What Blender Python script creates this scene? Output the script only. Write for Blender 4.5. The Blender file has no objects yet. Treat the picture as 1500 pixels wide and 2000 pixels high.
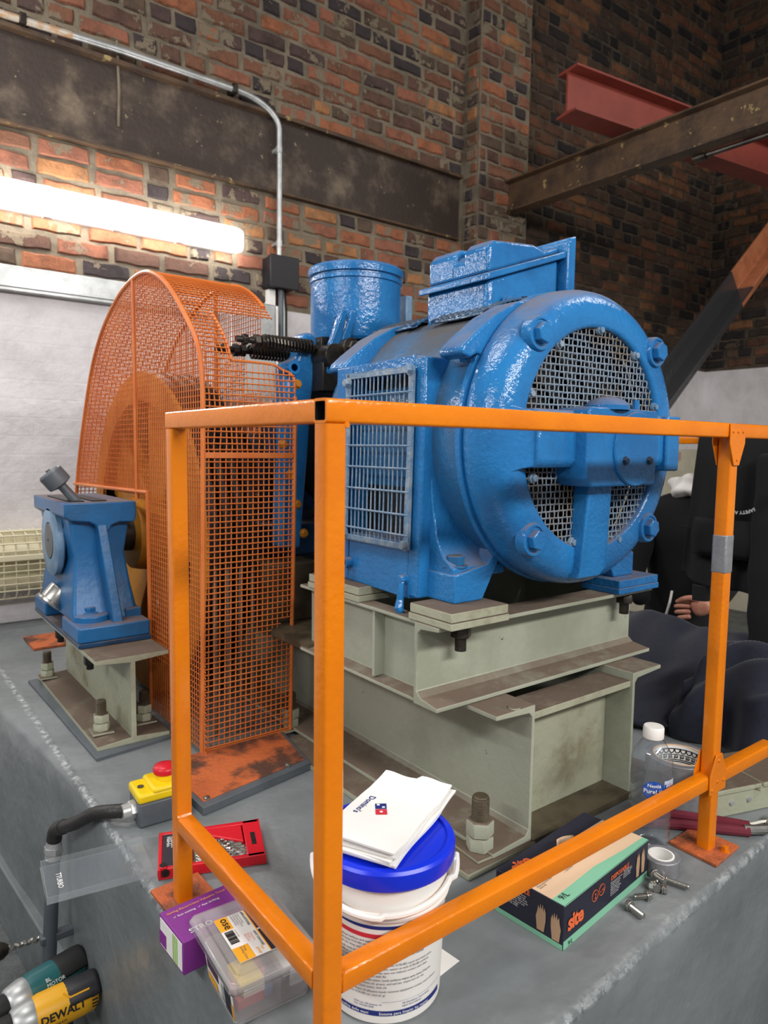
import bpy, bmesh, math, random
from mathutils import Vector, Matrix
S = bpy.context.scene
COL = S.collection
PI = math.pi
rnd = random.Random(11)
V = Vector

# ------------------------------------------------------------------ camera, world, lights, exposure
CAM = V((-.3936, -.6053, .7211))
cd = bpy.data.cameras.new('camera'); cam = bpy.data.objects.new('camera', cd); COL.objects.link(cam)
cR, cU, cF = V((.7938, -.6067, .0124)), V((.0458, .0802, .9957)), V((.6058, .7904, -.0911))
cam.matrix_world = Matrix(((cR.x, cU.x, -cF.x, CAM.x), (cR.y, cU.y, -cF.y, CAM.y), (cR.z, cU.z, -cF.z, CAM.z), (0, 0, 0, 1)))
cd.sensor_fit = 'VERTICAL'; cd.sensor_height = 24.0; cd.sensor_width = 18.0
cd.lens = 1369.87 * 24 / 2000
cd.clip_start = .01
cd.dof.use_dof = True; cd.dof.focus_distance = 1.15; cd.dof.aperture_fstop = 5.0
S.camera = cam

W = bpy.data.worlds.new('world'); S.world = W; W.use_nodes = True
bg = W.node_tree.nodes['Background']; bg.inputs[0].default_value = (.95, .97, 1, 1); bg.inputs[1].default_value = .24

def area(name, loc, target, sx, sy, power, col=(1, 1, 1)):
    d = bpy.data.lights.new(name, 'AREA'); d.shape = 'RECTANGLE'; d.size = sx; d.size_y = sy; d.energy = power; d.color = col
    o = bpy.data.objects.new(name, d); COL.objects.link(o); o.location = loc
    o.rotation_euler = (V(target) - V(loc)).to_track_quat('-Z', 'Y').to_euler()
    return o
area('wall_light', (-2.3, -.1, 1.95), (.5, .5, .8), 1.7, .10, 26, (1, .985, .96))
area('ceiling_light', (-.6, 1.2, 2.9), (-.2, 1.3, 0), 1.5, .3, 26, (1, .98, .95))
area('wall_light', (.55, -2.3, 2.05), (.75, .2, .6), 2.5, .22, 68, (1, .97, .93))
area('ceiling_light', (3.2, -.6, 3.2), (3.2, .8, 0), 1.8, .4, 26, (1, .96, .9))
S.view_settings.view_transform = 'Standard'; S.view_settings.look = 'None'
S.view_settings.gamma = 1; S.view_settings.use_curve_mapping = False
S.view_settings.exposure = 0.42

# ------------------------------------------------------------------ helpers
def srgb(r, g, b):
    f = lambda c: c / 12.92 if c <= .04045 else ((c + .055) / 1.055) ** 2.4
    return (f(r / 255), f(g / 255), f(b / 255), 1)

class MB:
    """collects shapes for ONE mesh"""
    def __init__(s): s.v = []; s.f = []; s.m = []
    def add(s, vs, fs, mi=0):
        o = len(s.v); s.v += [V(p) for p in vs]; s.f += [[i + o for i in f] for f in fs]; s.m += [mi] * len(fs); return s
    def box(s, x0, x1, y0, y1, z0, z1, mi=0):
        vs = [(x, y, z) for z in (z0, z1) for y in (y0, y1) for x in (x0, x1)]
        return s.add(vs, [(0, 2, 3, 1), (4, 5, 7, 6), (0, 1, 5, 4), (2, 6, 7, 3), (0, 4, 6, 2), (1, 3, 7, 5)], mi)
    def cyl(s, p0, p1, r0, r1=None, n=16, mi=0, cap=True):
        return s.tube([p0, p1], [r0, r0 if r1 is None else r1], n, mi, cap)
    def tube(s, pts, r, n=10, mi=0, cap=True, closed=False, rot=0.0):
        pts = [V(p) for p in pts]; k = len(pts)
        rs = r if isinstance(r, (list, tuple)) else [r] * k
        vs = []; up = None
        for i in range(k):
            if closed: t = pts[(i + 1) % k] - pts[i - 1]
            else: t = pts[min(i + 1, k - 1)] - pts[max(i - 1, 0)]
            t.normalize()
            if up is None:
                up = V((0, 0, 1)) if abs(t.z) < .9 else V((1, 0, 0))
            a = t.cross(up)
            if a.length < 1e-6: a = t.cross(V((0, 1, 0)))
            a.normalize(); b = a.cross(t); up = b
            for j in range(n):
                an = 2 * PI * j / n + rot
                vs.append(pts[i] + a * math.cos(an) * rs[i] + b * math.sin(an) * rs[i])
        fs = []
        for i in range(k if closed else k - 1):
            i2 = (i + 1) % k
            for j in range(n):
                j2 = (j + 1) % n
                fs.append((i * n + j, i * n + j2, i2 * n + j2, i2 * n + j))
        if cap and not closed:
            fs.append(list(range(n))[::-1]); fs.append([(k - 1) * n + j for j in range(n)])
        return s.add(vs, fs, mi)
    def lathe(s, prof, o=(0, 0, 0), ax=(0, 0, 1), n=32, mi=0, a0=0.0, a1=2 * PI, ref=None):
        """prof: [(radius, height along ax)]"""
        o = V(o); ax = V(ax).normalized()
        a = V(ref) if ref else (V((1, 0, 0)) if abs(ax.x) < .9 else V((0, 1, 0)))
        a = (a - ax * a.dot(ax)).normalized(); b = ax.cross(a)
        full = abs(a1 - a0 - 2 * PI) < 1e-6; m = n if full else n + 1
        vs = []
        for (r, h) in prof:
            for j in range(m):
                t = a0 + (a1 - a0) * j / n
                vs.append(o + ax * h + (a * math.cos(t) + b * math.sin(t)) * max(r, 1e-5))
        fs = []
        for i in range(len(prof) - 1):
            for j in range(n):
                j2 = (j + 1) % m
                fs.append((i * m + j, i * m + j2, (i + 1) * m + j2, (i + 1) * m + j))
        return s.add(vs, fs, mi)
    def prism(s, poly, vec, mi=0):
        n = len(poly); vec = V(vec); A = [V(p) for p in poly]
        vs = A + [p + vec for p in A]
        fs = [list(range(n))[::-1], [n + i for i in range(n)]] + [(i, (i + 1) % n, n + (i + 1) % n, n + i) for i in range(n)]
        return s.add(vs, fs, mi)
    def sph(s, c, r, n=12, k=8, mi=0, sc=(1, 1, 1)):
        c = V(c); vs = []; fs = []
        for i in range(k + 1):
            for j in range(n):
                th = PI * i / k; ph = 2 * PI * j / n
                vs.append(c + V((r * sc[0] * math.sin(th) * math.cos(ph), r * sc[1] * math.sin(th) * math.sin(ph), r * sc[2] * math.cos(th))))
        for i in range(k):
            for j in range(n):
                fs.append((i * n + j, (i + 1) * n + j, (i + 1) * n + (j + 1) % n, i * n + (j + 1) % n))
        return s.add(vs, fs, mi)
    def grid(s, fn, nu, nv, mi=0):
        vs = [fn(i / nu, j / nv) for j in range(nv + 1) for i in range(nu + 1)]
        fs = [(j * (nu + 1) + i, j * (nu + 1) + i + 1, (j + 1) * (nu + 1) + i + 1, (j + 1) * (nu + 1) + i) for j in range(nv) for i in range(nu)]
        return s.add(vs, fs, mi)
    def hexa(s, c, ax, r, h, mi=0, rot=0):
        c = V(c); ax = V(ax).normalized()
        return s.tube([c, c + ax * h * .88, c + ax * h], [r, r, r * .9], 6, mi, True, False, rot)
    def xf(s, M, i0=0):
        for i in range(i0, len(s.v)): s.v[i] = M @ s.v[i]
        return s

OFF = {}
def mesh_of(name, mb, mats, off, angle=35):
    me = bpy.data.meshes.new(name)
    me.from_pydata([tuple(p - off) for p in mb.v], [], mb.f)
    if not isinstance(mats, (list, tuple)): mats = [mats]
    for m in mats: me.materials.append(m)
    if len(mats) > 1: me.polygons.foreach_set('material_index', mb.m)
    bm = bmesh.new(); bm.from_mesh(me)
    bmesh.ops.remove_doubles(bm, verts=bm.verts, dist=1e-5)
    bmesh.ops.recalc_face_normals(bm, faces=bm.faces)
    bm.to_mesh(me); bm.free()
    me.shade_smooth()
    if angle is not None: me.set_sharp_from_angle(angle=math.radians(angle))
    return me
def tag(o, label=None, cat=None, group=None, kind=None):
    for k, v in (('label', label), ('category', cat), ('group', group), ('kind', kind)):
        if v: o[k] = v
    return o
def thing(name, label, cat, loc=(0, 0, 0), rz=0.0, group=None, local=False, rot=None, kind=None):
    o = bpy.data.objects.new(name, None); COL.objects.link(o); o.empty_display_size = .05
    o.location = loc; o.rotation_euler = rot if rot else (0, 0, rz)
    tag(o, label, cat, group, kind)
    OFF[o.name] = V((0, 0, 0)) if local else V(loc)
    return o
def part(name, mb, mats, parent=None, bev=0, seg=2, angle=35, kind=None, label=None, sub=0, solid=0):
    off = OFF[parent.name] if parent else V((0, 0, 0))
    o = bpy.data.objects.new(name, mesh_of(name, mb, mats, off, angle)); COL.objects.link(o)
    if parent: o.parent = parent
    OFF[o.name] = off
    if bev:
        m = o.modifiers.new('bevel', 'BEVEL'); m.width = bev; m.segments = seg; m.limit_method = 'ANGLE'; m.angle_limit = math.radians(40)
        m.harden_normals = False
    if sub:
        m = o.modifiers.new('sub', 'SUBSURF'); m.levels = sub; m.render_levels = sub
    if solid:
        m = o.modifiers.new('solid', 'SOLIDIFY'); m.thickness = solid
    tag(o, label, None, None, kind)
    return o
def solo(name, mb, mats, label, cat, loc, group=None, **kw):
    """a thing that is one mesh; built in world coordinates, its origin set at loc"""
    off = V(loc); kind = kw.pop('kind', None)
    for i in range(len(mb.v)): mb.v[i] = mb.v[i] - off
    o = part(name, mb, mats, None, **kw); o.location = off
    OFF[o.name] = off
    return tag(o, label, cat, group, kind)
def dup(o, loc, rz=None, rot=None, label=None, group=None):
    r = o.copy(); COL.objects.link(r); r.location = loc
    if rz is not None: r.rotation_euler = (0, 0, rz)
    if rot is not None: r.rotation_euler = rot
    if label: r['label'] = label
    if group: r['group'] = group
    for ch in list(o.children):
        c = ch.copy(); COL.objects.link(c); c.parent = r
        for g in list(ch.children):
            d = g.copy(); COL.objects.link(d); d.parent = c
    return r
def spline(pts, k=8, closed=False):
    """Catmull-Rom through pts"""
    P = [V(p) for p in pts]; n = len(P); out = []
    for i in range(n if closed else n - 1):
        g = (lambda j: P[j % n]) if closed else (lambda j: P[min(max(j, 0), n - 1)])
        a, b, c, d = g(i - 1), g(i), g(i + 1), g(i + 2)
        for t in range(k):
            t /= k
            out.append(.5 * ((2 * b) + (c - a) * t + (2 * a - 5 * b + 4 * c - d) * t * t + (3 * b - a - 3 * c + d) * t ** 3))
    if not closed: out.append(P[-1])
    return out
TXT = {}
def text(parent, s, size, o, u, v, m, name='lettering', align='LEFT', bold=0.0, bend=None, space=1.0, shear=0.0, line=1.0, lift=.0004):
    """flat lettering: o = origin, u = reading direction, v = up; bend(x, y) -> point instead"""
    key = (s, align, bold, space, shear, line)
    if key not in TXT:
        c = bpy.data.curves.new('t', 'FONT'); c.body = s; c.size = 1; c.align_x = align; c.offset = bold; c.space_character = space; c.shear = shear
        c.space_line = line; c.resolution_u = 2
        ob = bpy.data.objects.new('t', c); COL.objects.link(ob)
        dg = bpy.context.evaluated_depsgraph_get(); dg.update()
        me = bpy.data.meshes.new_from_object(ob.evaluated_get(dg))
        TXT[key] = ([(p.co.x, p.co.y) for p in me.vertices], [list(p.vertices) for p in me.polygons])
        bpy.data.objects.remove(ob); bpy.data.meshes.remove(me); bpy.data.curves.remove(c)
    vs, fs = TXT[key]
    b = MB()
    if bend: pts = [bend(x * size, y * size) for x, y in vs]
    else:
        o, u, v = V(o), V(u).normalized(), V(v).normalized(); nn = u.cross(v) * lift
        pts = [o + u * (x * size) + v * (y * size) + nn for x, y in vs]
    off = OFF[parent.name]
    me = bpy.data.meshes.new(name); me.from_pydata([tuple(V(p) - off) for p in pts], [], fs); me.materials.append(m)
    ob = bpy.data.objects.new(name, me); COL.objects.link(ob); ob.parent = parent; OFF[ob.name] = off
    return ob

# ------------------------------------------------------------------ materials
def new_mat(name):
    m = bpy.data.materials.new(name); m.use_nodes = True
    nt = m.node_tree; return m, nt, nt.nodes['Principled BSDF']
def node(nt, t, **k):
    n = nt.nodes.new(t)
    for a, b in k.items(): setattr(n, a, b)
    return n
def noise(nt, co, scale, detail=4, rough=.6, dist=0):
    n = node(nt, 'ShaderNodeTexNoise'); n.inputs['Scale'].default_value = scale; n.inputs['Detail'].default_value = detail
    n.inputs['Roughness'].default_value = rough; n.inputs['Distortion'].default_value = dist
    nt.links.new(co, n.inputs['Vector']); return n.outputs['Fac']
def ramp(nt, fac, p0, p1, c0=0.0, c1=1.0):
    n = node(nt, 'ShaderNodeMapRange'); n.clamp = True; n.interpolation_type = 'SMOOTHSTEP'
    for i, x in enumerate((p0, p1, c0, c1)): n.inputs[1 + i].default_value = x
    nt.links.new(fac, n.inputs[0]); return n.outputs[0]
def math_(nt, op, a, b=None):
    n = node(nt, 'ShaderNodeMath', operation=op)
    for i, x in enumerate((a, b)):
        if x is None: continue
        if isinstance(x, (int, float)): n.inputs[i].default_value = x
        else: nt.links.new(x, n.inputs[i])
    return n.outputs[0]
def mixc(nt, fac, a, b):
    n = node(nt, 'ShaderNodeMix', data_type='RGBA')
    for k, x in ((0, fac), (6, a), (7, b)):
        if isinstance(x, (int, float)): n.inputs[k].default_value = x
        elif isinstance(x, tuple): n.inputs[k].default_value = x
        else: nt.links.new(x, n.inputs[k])
    return n.outputs[2]
def mat(name, col, rough=.5, metal=0.0, col2=None, nscale=6, namt=(.4, .65), bump=0.0, bscale=80, dust=None, damt=.7, dmin=.25, spec=.5,
        chips=None, chip_amt=.72, chip_scale=25, trans=0.0, ior=1.45, coat=0.0, emis=None, estr=0, rvar=0.0, alpha=1.0, sheen=0.0, bdet=3, coord='Object'):
    m, nt, p = new_mat(name)
    co = node(nt, 'ShaderNodeNewGeometry').outputs['Position'] if coord == 'Position' else node(nt, 'ShaderNodeTexCoord').outputs[coord]
    c = col
    if col2: c = mixc(nt, ramp(nt, noise(nt, co, nscale, 6, .65), namt[0], namt[1]), col, col2)
    if chips: c = mixc(nt, ramp(nt, noise(nt, co, chip_scale, 5, .7), chip_amt, chip_amt + .03), c, chips)
    r = None
    if dust:
        g = node(nt, 'ShaderNodeNewGeometry'); sp = node(nt, 'ShaderNodeSeparateXYZ'); nt.links.new(g.outputs['Normal'], sp.inputs[0])
        up = ramp(nt, sp.outputs['Z'], .35, .95)
        d = math_(nt, 'MULTIPLY', up, ramp(nt, noise(nt, co, 9, 6, .7), .25, .6, dmin, damt))
        c = mixc(nt, d, c, dust)
        r = ramp(nt, d, 0, .6, rough, .85)
    if isinstance(c, tuple): p.inputs['Base Color'].default_value = c
    else: nt.links.new(c, p.inputs['Base Color'])
    p.inputs['Roughness'].default_value = rough
    if r is not None: nt.links.new(r, p.inputs['Roughness'])
    elif rvar: nt.links.new(ramp(nt, noise(nt, co, 14, 5, .6), .3, .7, max(.03, rough - rvar), rough + rvar), p.inputs['Roughness'])
    p.inputs['Metallic'].default_value = metal; p.inputs['Specular IOR Level'].default_value = spec
    p.inputs['IOR'].default_value = ior
    p.inputs['Transmission Weight'].default_value = trans; p.inputs['Coat Weight'].default_value = coat; p.inputs['Coat Roughness'].default_value = .1
    p.inputs['Alpha'].default_value = alpha
    if sheen: p.inputs['Sheen Weight'].default_value = sheen; p.inputs['Sheen Roughness'].default_value = .5
    if emis: p.inputs['Emission Color'].default_value = emis; p.inputs['Emission Strength'].default_value = estr
    if bump:
        b = node(nt, 'ShaderNodeBump'); b.inputs['Strength'].default_value = bump; b.inputs['Distance'].default_value = .01
        nt.links.new(noise(nt, co, bscale, bdet, .55), b.inputs['Height']); nt.links.new(b.outputs[0], p.inputs['Normal'])
    return m
DUST = srgb(120, 104, 92)
M_blue = mat('blue_enamel', srgb(40, 118, 180), .12, col2=srgb(34, 100, 158), nscale=5, bump=.2, bscale=110, dust=DUST, damt=.75, chips=srgb(70, 90, 105), chip_amt=.73, chip_scale=14)
M_blue_body = mat('dusty_blue_enamel', srgb(42, 104, 154), .17, col2=srgb(62, 88, 112), nscale=4, namt=(.4, .68), bump=.17, bscale=85, dust=srgb(82, 80, 82), damt=1.3, chips=srgb(78, 88, 98), chip_amt=.7, chip_scale=10)
M_blue_dark = mat('grimy_dark_blue_paint', srgb(28, 66, 104), .3, col2=srgb(32, 38, 46), nscale=7, bump=.2, bscale=40, dust=DUST, damt=.6)
M_blue_ped = mat('pedestal_blue_paint', srgb(30, 100, 156), .36, col2=srgb(36, 88, 132), nscale=6, bump=.1, bscale=50, dust=srgb(110, 92, 84), damt=.9)
M_blue_pale = mat('pale_worn_blue_paint', srgb(120, 150, 178), .4, col2=srgb(90, 122, 150), nscale=9, bump=.1)
M_grille = mat('painted_grille_wire', srgb(98, 130, 160), .38, col2=srgb(140, 155, 168), nscale=30, bump=.2, bscale=150)
M_wire = mat('dusty_wire_mesh', srgb(118, 110, 100), .55, col2=srgb(126, 142, 158), nscale=5, namt=(.42, .6))
M_orange = mat('orange_gloss_rail_paint', srgb(228, 127, 14), .17, col2=srgb(218, 117, 16), nscale=5, bump=.09, bscale=110, chips=srgb(120, 105, 90), chip_amt=.76, chip_scale=20)
M_guard = mat('orange_guard_paint', srgb(212, 120, 58), .4, col2=srgb(200, 104, 46), nscale=7, chips=srgb(110, 70, 50), chip_amt=.72)
M_oplate = mat('worn_orange_floor_paint', srgb(196, 102, 56), .6, col2=srgb(84, 58, 48), nscale=9, namt=(.44, .62), bump=.3, bscale=90)
M_sheave = mat('yellow_ochre_sheave_paint', srgb(206, 138, 40), .5, col2=srgb(180, 112, 36), nscale=6)
M_green = mat('grey_green_frame_paint', srgb(170, 174, 157), .36, col2=srgb(154, 158, 140), nscale=4, bump=.12, bscale=60, dust=srgb(112, 97, 84), damt=1.1, dmin=.6, chips=srgb(96, 84, 68), chip_amt=.7, chip_scale=22)
M_green_dirty = mat('stained_grey_green_paint', srgb(166, 168, 146), .45, col2=srgb(126, 118, 92), nscale=7, namt=(.48, .75), bump=.2, bscale=60, dust=srgb(100, 85, 73), damt=1.15, dmin=.75, chips=srgb(86, 74, 58), chip_amt=.66, chip_scale=18)
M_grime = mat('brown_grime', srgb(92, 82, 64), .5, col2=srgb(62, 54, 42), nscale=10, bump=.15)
M_dark = mat('black_grease', srgb(22, 21, 22), .45)
M_wind = mat('dark_windings', srgb(30, 26, 24), .6, col2=srgb(26, 24, 24), nscale=20)
M_steel = mat('bare_steel', srgb(170, 168, 162), .28, .9, rvar=.08)
M_oily = mat('oily_dark_steel', srgb(74, 68, 62), .36, .7, col2=srgb(48, 44, 42), nscale=20)
M_galv = mat('galvanised_steel', srgb(196, 198, 198), .38, .55, col2=srgb(168, 170, 170), nscale=9)
M_rust = mat('brown_rusty_steel', srgb(62, 50, 44), .6, col2=srgb(132, 116, 98), nscale=4.5, namt=(.46, .8), chips=srgb(150, 134, 108), chip_amt=.66, chip_scale=22, bump=.3, bscale=50)
M_rustbeam = mat('flaking_brown_beam', srgb(94, 72, 52), .55, col2=srgb(64, 50, 41), nscale=6, chips=srgb(160, 138, 92), chip_amt=.62, chip_scale=14, bump=.3, bscale=50)
M_redbeam = mat('red_oxide_primer', srgb(134, 58, 46), .6, col2=srgb(120, 50, 40), nscale=4)
M_black_gloss = mat('black_gloss_paint', srgb(46, 46, 48), .26, bump=.25, bscale=60, coat=.3)
M_brown_paint = mat('brown_primer', srgb(160, 98, 66), .5, col2=srgb(140, 82, 54), nscale=8)
M_black = mat('black_plastic', srgb(34, 33, 38), .45)
M_blackm = mat('matt_black', srgb(20, 20, 21), .6)
M_white = mat('white_plastic', srgb(236, 233, 228), .4)
M_paper = mat('white_paper', srgb(236, 234, 230), .8, bump=.08, bscale=30)
M_cream = mat('cream_enamel', srgb(222, 214, 184), .4)
M_greypl = mat('grey_plastic', srgb(92, 98, 104), .45, col2=srgb(80, 86, 92), nscale=8)
M_yellow = mat('yellow_plastic', srgb(238, 204, 20), .35, chips=srgb(120, 100, 30), chip_amt=.72, chip_scale=30)
M_dwyellow = mat('drill_yellow_plastic', srgb(232, 170, 30), .4, chips=srgb(90, 70, 30), chip_amt=.72, chip_scale=30)
M_red = mat('red_plastic', srgb(206, 28, 44), .35)
M_teal = mat('teal_plastic', srgb(30, 92, 96), .4)
M_lblue = mat('bucket_lid_blue', srgb(18, 48, 214), .3)
M_navy = mat('navy_print', srgb(30, 44, 120), .5)
M_ink = mat('black_print', srgb(34, 34, 36), .5)
M_inkg = mat('grey_print', srgb(88, 88, 96), .5)
M_inkw = mat('white_print', srgb(238, 238, 236), .5)
M_inko = mat('orange_print', srgb(238, 112, 62), .5)
M_inkr = mat('red_print', srgb(206, 44, 60), .5)
M_boxnavy = mat('dark_navy_card', srgb(38, 38, 54), .45)
M_mint = mat('mint_green_card', srgb(134, 196, 164), .5)
M_card = mat('kraft_beige_card', srgb(222, 190, 158), .6)
M_glove = mat('glove_print', srgb(186, 152, 120), .6)
M_tape = mat('silver_duct_tape', srgb(150, 150, 154), .4, .35, col2=srgb(132, 132, 136), nscale=20, bump=.1, bscale=120)
M_purple = mat('purple_card', srgb(128, 46, 138), .5, chips=srgb(225, 218, 222), chip_amt=.7, chip_scale=22)
M_lime = mat('lime_print', srgb(140, 190, 60), .5)
M_amber = mat('amber_print', srgb(242, 170, 40), .5)
M_clear = mat('clear_plastic', srgb(225, 230, 232), .1, alpha=.12)
M_frost = mat('cloudy_plastic', srgb(232, 230, 230), .22, alpha=.27)
M_pet = mat('clear_bottle_plastic', srgb(228, 234, 240), .06, alpha=.09)
M_water = mat('water', srgb(215, 225, 230), .03, alpha=.05)
M_cloth = mat('navy_jersey', srgb(31, 34, 50), .92, col2=srgb(26, 29, 43), nscale=60, sheen=.12, bump=.1, bscale=300)
M_hoodie = mat('black_jersey', srgb(19, 19, 21), .92, sheen=.03, bump=.1, bscale=300)
M_skin = mat('skin', srgb(206, 148, 124), .5, col2=srgb(190, 126, 106), nscale=25)
M_hair = mat('dark_hair', srgb(40, 30, 26), .6)
M_hose = mat('black_flexible_conduit', srgb(44, 42, 42), .4, bump=.15, bscale=120)
M_maroon = mat('maroon_grip', srgb(110, 34, 50), .4)
M_lamp = mat('lit_diffuser', (1, 1, 1, 1), .4, emis=(1, .985, .97, 1), estr=26)
M_lampside = mat('glowing_diffuser_side', (1, 1, 1, 1), .4, emis=(1, .985, .97, 1), estr=2.2)
M_copper = mat('wire_rope', srgb(120, 116, 112), .4, .7)
def clear_mat(name, tint, body, amt, rough=.04):
    """thin clear plastic: see-through, a little body colour, mirror-like towards grazing angles"""
    m, nt, p = new_mat(name); p.inputs['Base Color'].default_value = body; p.inputs['Roughness'].default_value = .3
    tr = node(nt, 'ShaderNodeBsdfTransparent'); tr.inputs[0].default_value = tint
    m1 = node(nt, 'ShaderNodeMixShader'); m1.inputs[0].default_value = amt; nt.links.new(tr.outputs[0], m1.inputs[1]); nt.links.new(p.outputs[0], m1.inputs[2])
    gl = node(nt, 'ShaderNodeBsdfGlossy'); gl.inputs['Roughness'].default_value = rough
    fr = node(nt, 'ShaderNodeFresnel'); fr.inputs['IOR'].default_value = 1.45
    m2 = node(nt, 'ShaderNodeMixShader'); gb = node(nt, 'ShaderNodeNewGeometry'); nt.links.new(math_(nt, 'MULTIPLY', fr.outputs[0], math_(nt, 'SUBTRACT', 1.0, gb.outputs['Backfacing'])), m2.inputs[0]); nt.links.new(m1.outputs[0], m2.inputs[1]); nt.links.new(gl.outputs[0], m2.inputs[2])
    nt.links.new(m2.outputs[0], nt.nodes['Material Output'].inputs['Surface']); return m
M_frost = clear_mat('cloudy_plastic', (.96, .96, .96, 1), srgb(228, 226, 226), .24, .2)
M_clear = clear_mat('clear_plastic', (.96, .97, .98, 1), srgb(220, 226, 228), .07, .08)
M_pet = clear_mat('clear_bottle_plastic', (.95, .965, .98, 1), srgb(225, 230, 236), .04)
M_water = clear_mat('water', (.97, .985, 1, 1), srgb(225, 230, 236), .01)
def brick_mats():
    base = [(162, 102, 72), (150, 97, 76), (126, 86, 66), (172, 120, 80), (104, 76, 64), (86, 68, 64), (66, 57, 58), (98, 80, 66)]
    return [mat('brick_tint', srgb(*c), .88, col2=srgb(*[int(q * .72) for q in c]), nscale=13, namt=(.38, .72), bump=.6, bscale=55, chips=srgb(128, 114, 95), chip_amt=.55, chip_scale=6.5, coord='Position') for c in base]
BM = brick_mats()
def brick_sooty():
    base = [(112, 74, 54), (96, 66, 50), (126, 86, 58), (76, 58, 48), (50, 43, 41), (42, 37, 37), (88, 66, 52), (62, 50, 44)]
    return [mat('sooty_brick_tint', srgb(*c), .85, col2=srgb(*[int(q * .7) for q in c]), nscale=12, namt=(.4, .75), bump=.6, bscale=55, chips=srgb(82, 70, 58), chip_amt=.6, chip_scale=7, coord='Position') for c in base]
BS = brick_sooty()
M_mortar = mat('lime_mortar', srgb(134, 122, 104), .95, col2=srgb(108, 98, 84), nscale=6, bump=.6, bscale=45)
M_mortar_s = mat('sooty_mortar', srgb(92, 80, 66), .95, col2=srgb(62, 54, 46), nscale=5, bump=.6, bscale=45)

def painted_wall():
    m, nt, p = new_mat('white_painted_wall'); co = node(nt, 'ShaderNodeTexCoord').outputs['Object']
    sp = node(nt, 'ShaderNodeSeparateXYZ'); nt.links.new(co, sp.inputs[0])
    c = mixc(nt, ramp(nt, noise(nt, co, 5, 6, .7), .35, .75), srgb(226, 222, 224), srgb(204, 198, 200))
    c = mixc(nt, ramp(nt, noise(nt, co, 7, 8, .75), .7, .76), c, srgb(120, 112, 108))
    p.inputs['Roughness'].default_value = .6
    nt.links.new(c, p.inputs['Base Color'])
    mp = node(nt, 'ShaderNodeMapping'); mp.inputs['Rotation'].default_value = (PI / 2, 0, 0); nt.links.new(co, mp.inputs[0])
    br = node(nt, 'ShaderNodeTexBrick'); nt.links.new(mp.outputs[0], br.inputs[0])
    br.inputs['Scale'].default_value = 1; br.inputs['Brick Width'].default_value = .225; br.inputs['Row Height'].default_value = .075; br.inputs['Mortar Size'].default_value = .006; br.inputs['Mortar Smooth'].default_value = .8
    h = math_(nt, 'SUBTRACT', math_(nt, 'MULTIPLY', noise(nt, co, 14, 6, .6), 1.2), math_(nt, 'MULTIPLY', br.outputs['Fac'], .06))
    b = node(nt, 'ShaderNodeBump'); b.inputs['Strength'].default_value = .35; b.inputs['Distance'].default_value = .02
    nt.links.new(h, b.inputs['Height']); nt.links.new(b.outputs[0], p.inputs['Normal'])
    return m
M_wallw = painted_wall()
M_wallcream = mat('cream_painted_wall', srgb(206, 200, 180), .6, col2=srgb(190, 184, 166), nscale=4)
def plinth_mat():
    m, nt, p = new_mat('grey_floor_paint'); co = node(nt, 'ShaderNodeTexCoord').outputs['Object']
    sp = node(nt, 'ShaderNodeSeparateXYZ'); nt.links.new(co, sp.inputs[0])
    c = mixc(nt, ramp(nt, noise(nt, co, 4, 6, .6), .35, .7), srgb(122, 127, 129), srgb(104, 109, 111))
    # worn whitish paint along the two arrises
    x, y, z = sp.outputs
    ex = math_(nt, 'ABSOLUTE', math_(nt, 'ADD', x, .032))
    ey = math_(nt, 'ABSOLUTE', math_(nt, 'SUBTRACT', y, math_(nt, 'SUBTRACT', math_(nt, 'MULTIPLY', x, .064), .112)))
    e = math_(nt, 'MINIMUM', ex, ey)
    e = math_(nt, 'ADD', e, math_(nt, 'MULTIPLY', math_(nt, 'ABSOLUTE', z), .6))
    near = ramp(nt, e, .001, .013, 1, 0)
    w = math_(nt, 'MULTIPLY', math_(nt, 'MULTIPLY', near, .8), ramp(nt, noise(nt, co, 55, 6, .75), .46, .58))
    c = mixc(nt, w, c, srgb(190, 194, 196))
    c = mixc(nt, ramp(nt, noise(nt, co, 11, 8, .8), .68, .72), c, srgb(80, 84, 86))
    sc = math_(nt, 'MULTIPLY', ramp(nt, noise(nt, co, 34, 5, .75), .68, .72), .6)
    c = mixc(nt, sc, c, srgb(168, 172, 174))
    nt.links.new(c, p.inputs['Base Color'])
    nt.links.new(ramp(nt, noise(nt, co, 8, 4, .6), .3, .7, .28, .5), p.inputs['Roughness'])
    b = node(nt, 'ShaderNodeBump'); b.inputs['Strength'].default_value = .45; b.inputs['Distance'].default_value = .02
    h = math_(nt, 'ADD', noise(nt, co, 9, 3, .5), math_(nt, 'MULTIPLY', noise(nt, co, 70, 4, .6), math_(nt, 'ADD', math_(nt, 'MULTIPLY', near, .5), .08)))
    nt.links.new(h, b.inputs['Height']); nt.links.new(b.outputs[0], p.inputs['Normal'])
    return m
M_plinth = plinth_mat()
M_floor = mat('rough_grey_concrete', srgb(98, 102, 102), .6, col2=srgb(76, 80, 80), nscale=8, bump=.5, bscale=40)

# ------------------------------------------------------------------ the setting
YW, XR, ZP = 2.577, 5.5, 1.40          # wall plane behind the machine, right wall, height of the white paint
b = MB(); b.box(-4, 6, -5, 2.9, -.75, -.6)
tag(part('floor', b, M_floor), kind='structure')
b = MB(); b.box(-4, 6, -2.2, 2.9, 4.9, 5.0)
tag(part('ceiling', b, mat('dark_roof_boards', srgb(70, 60, 52), .8)), kind='structure')

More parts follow.
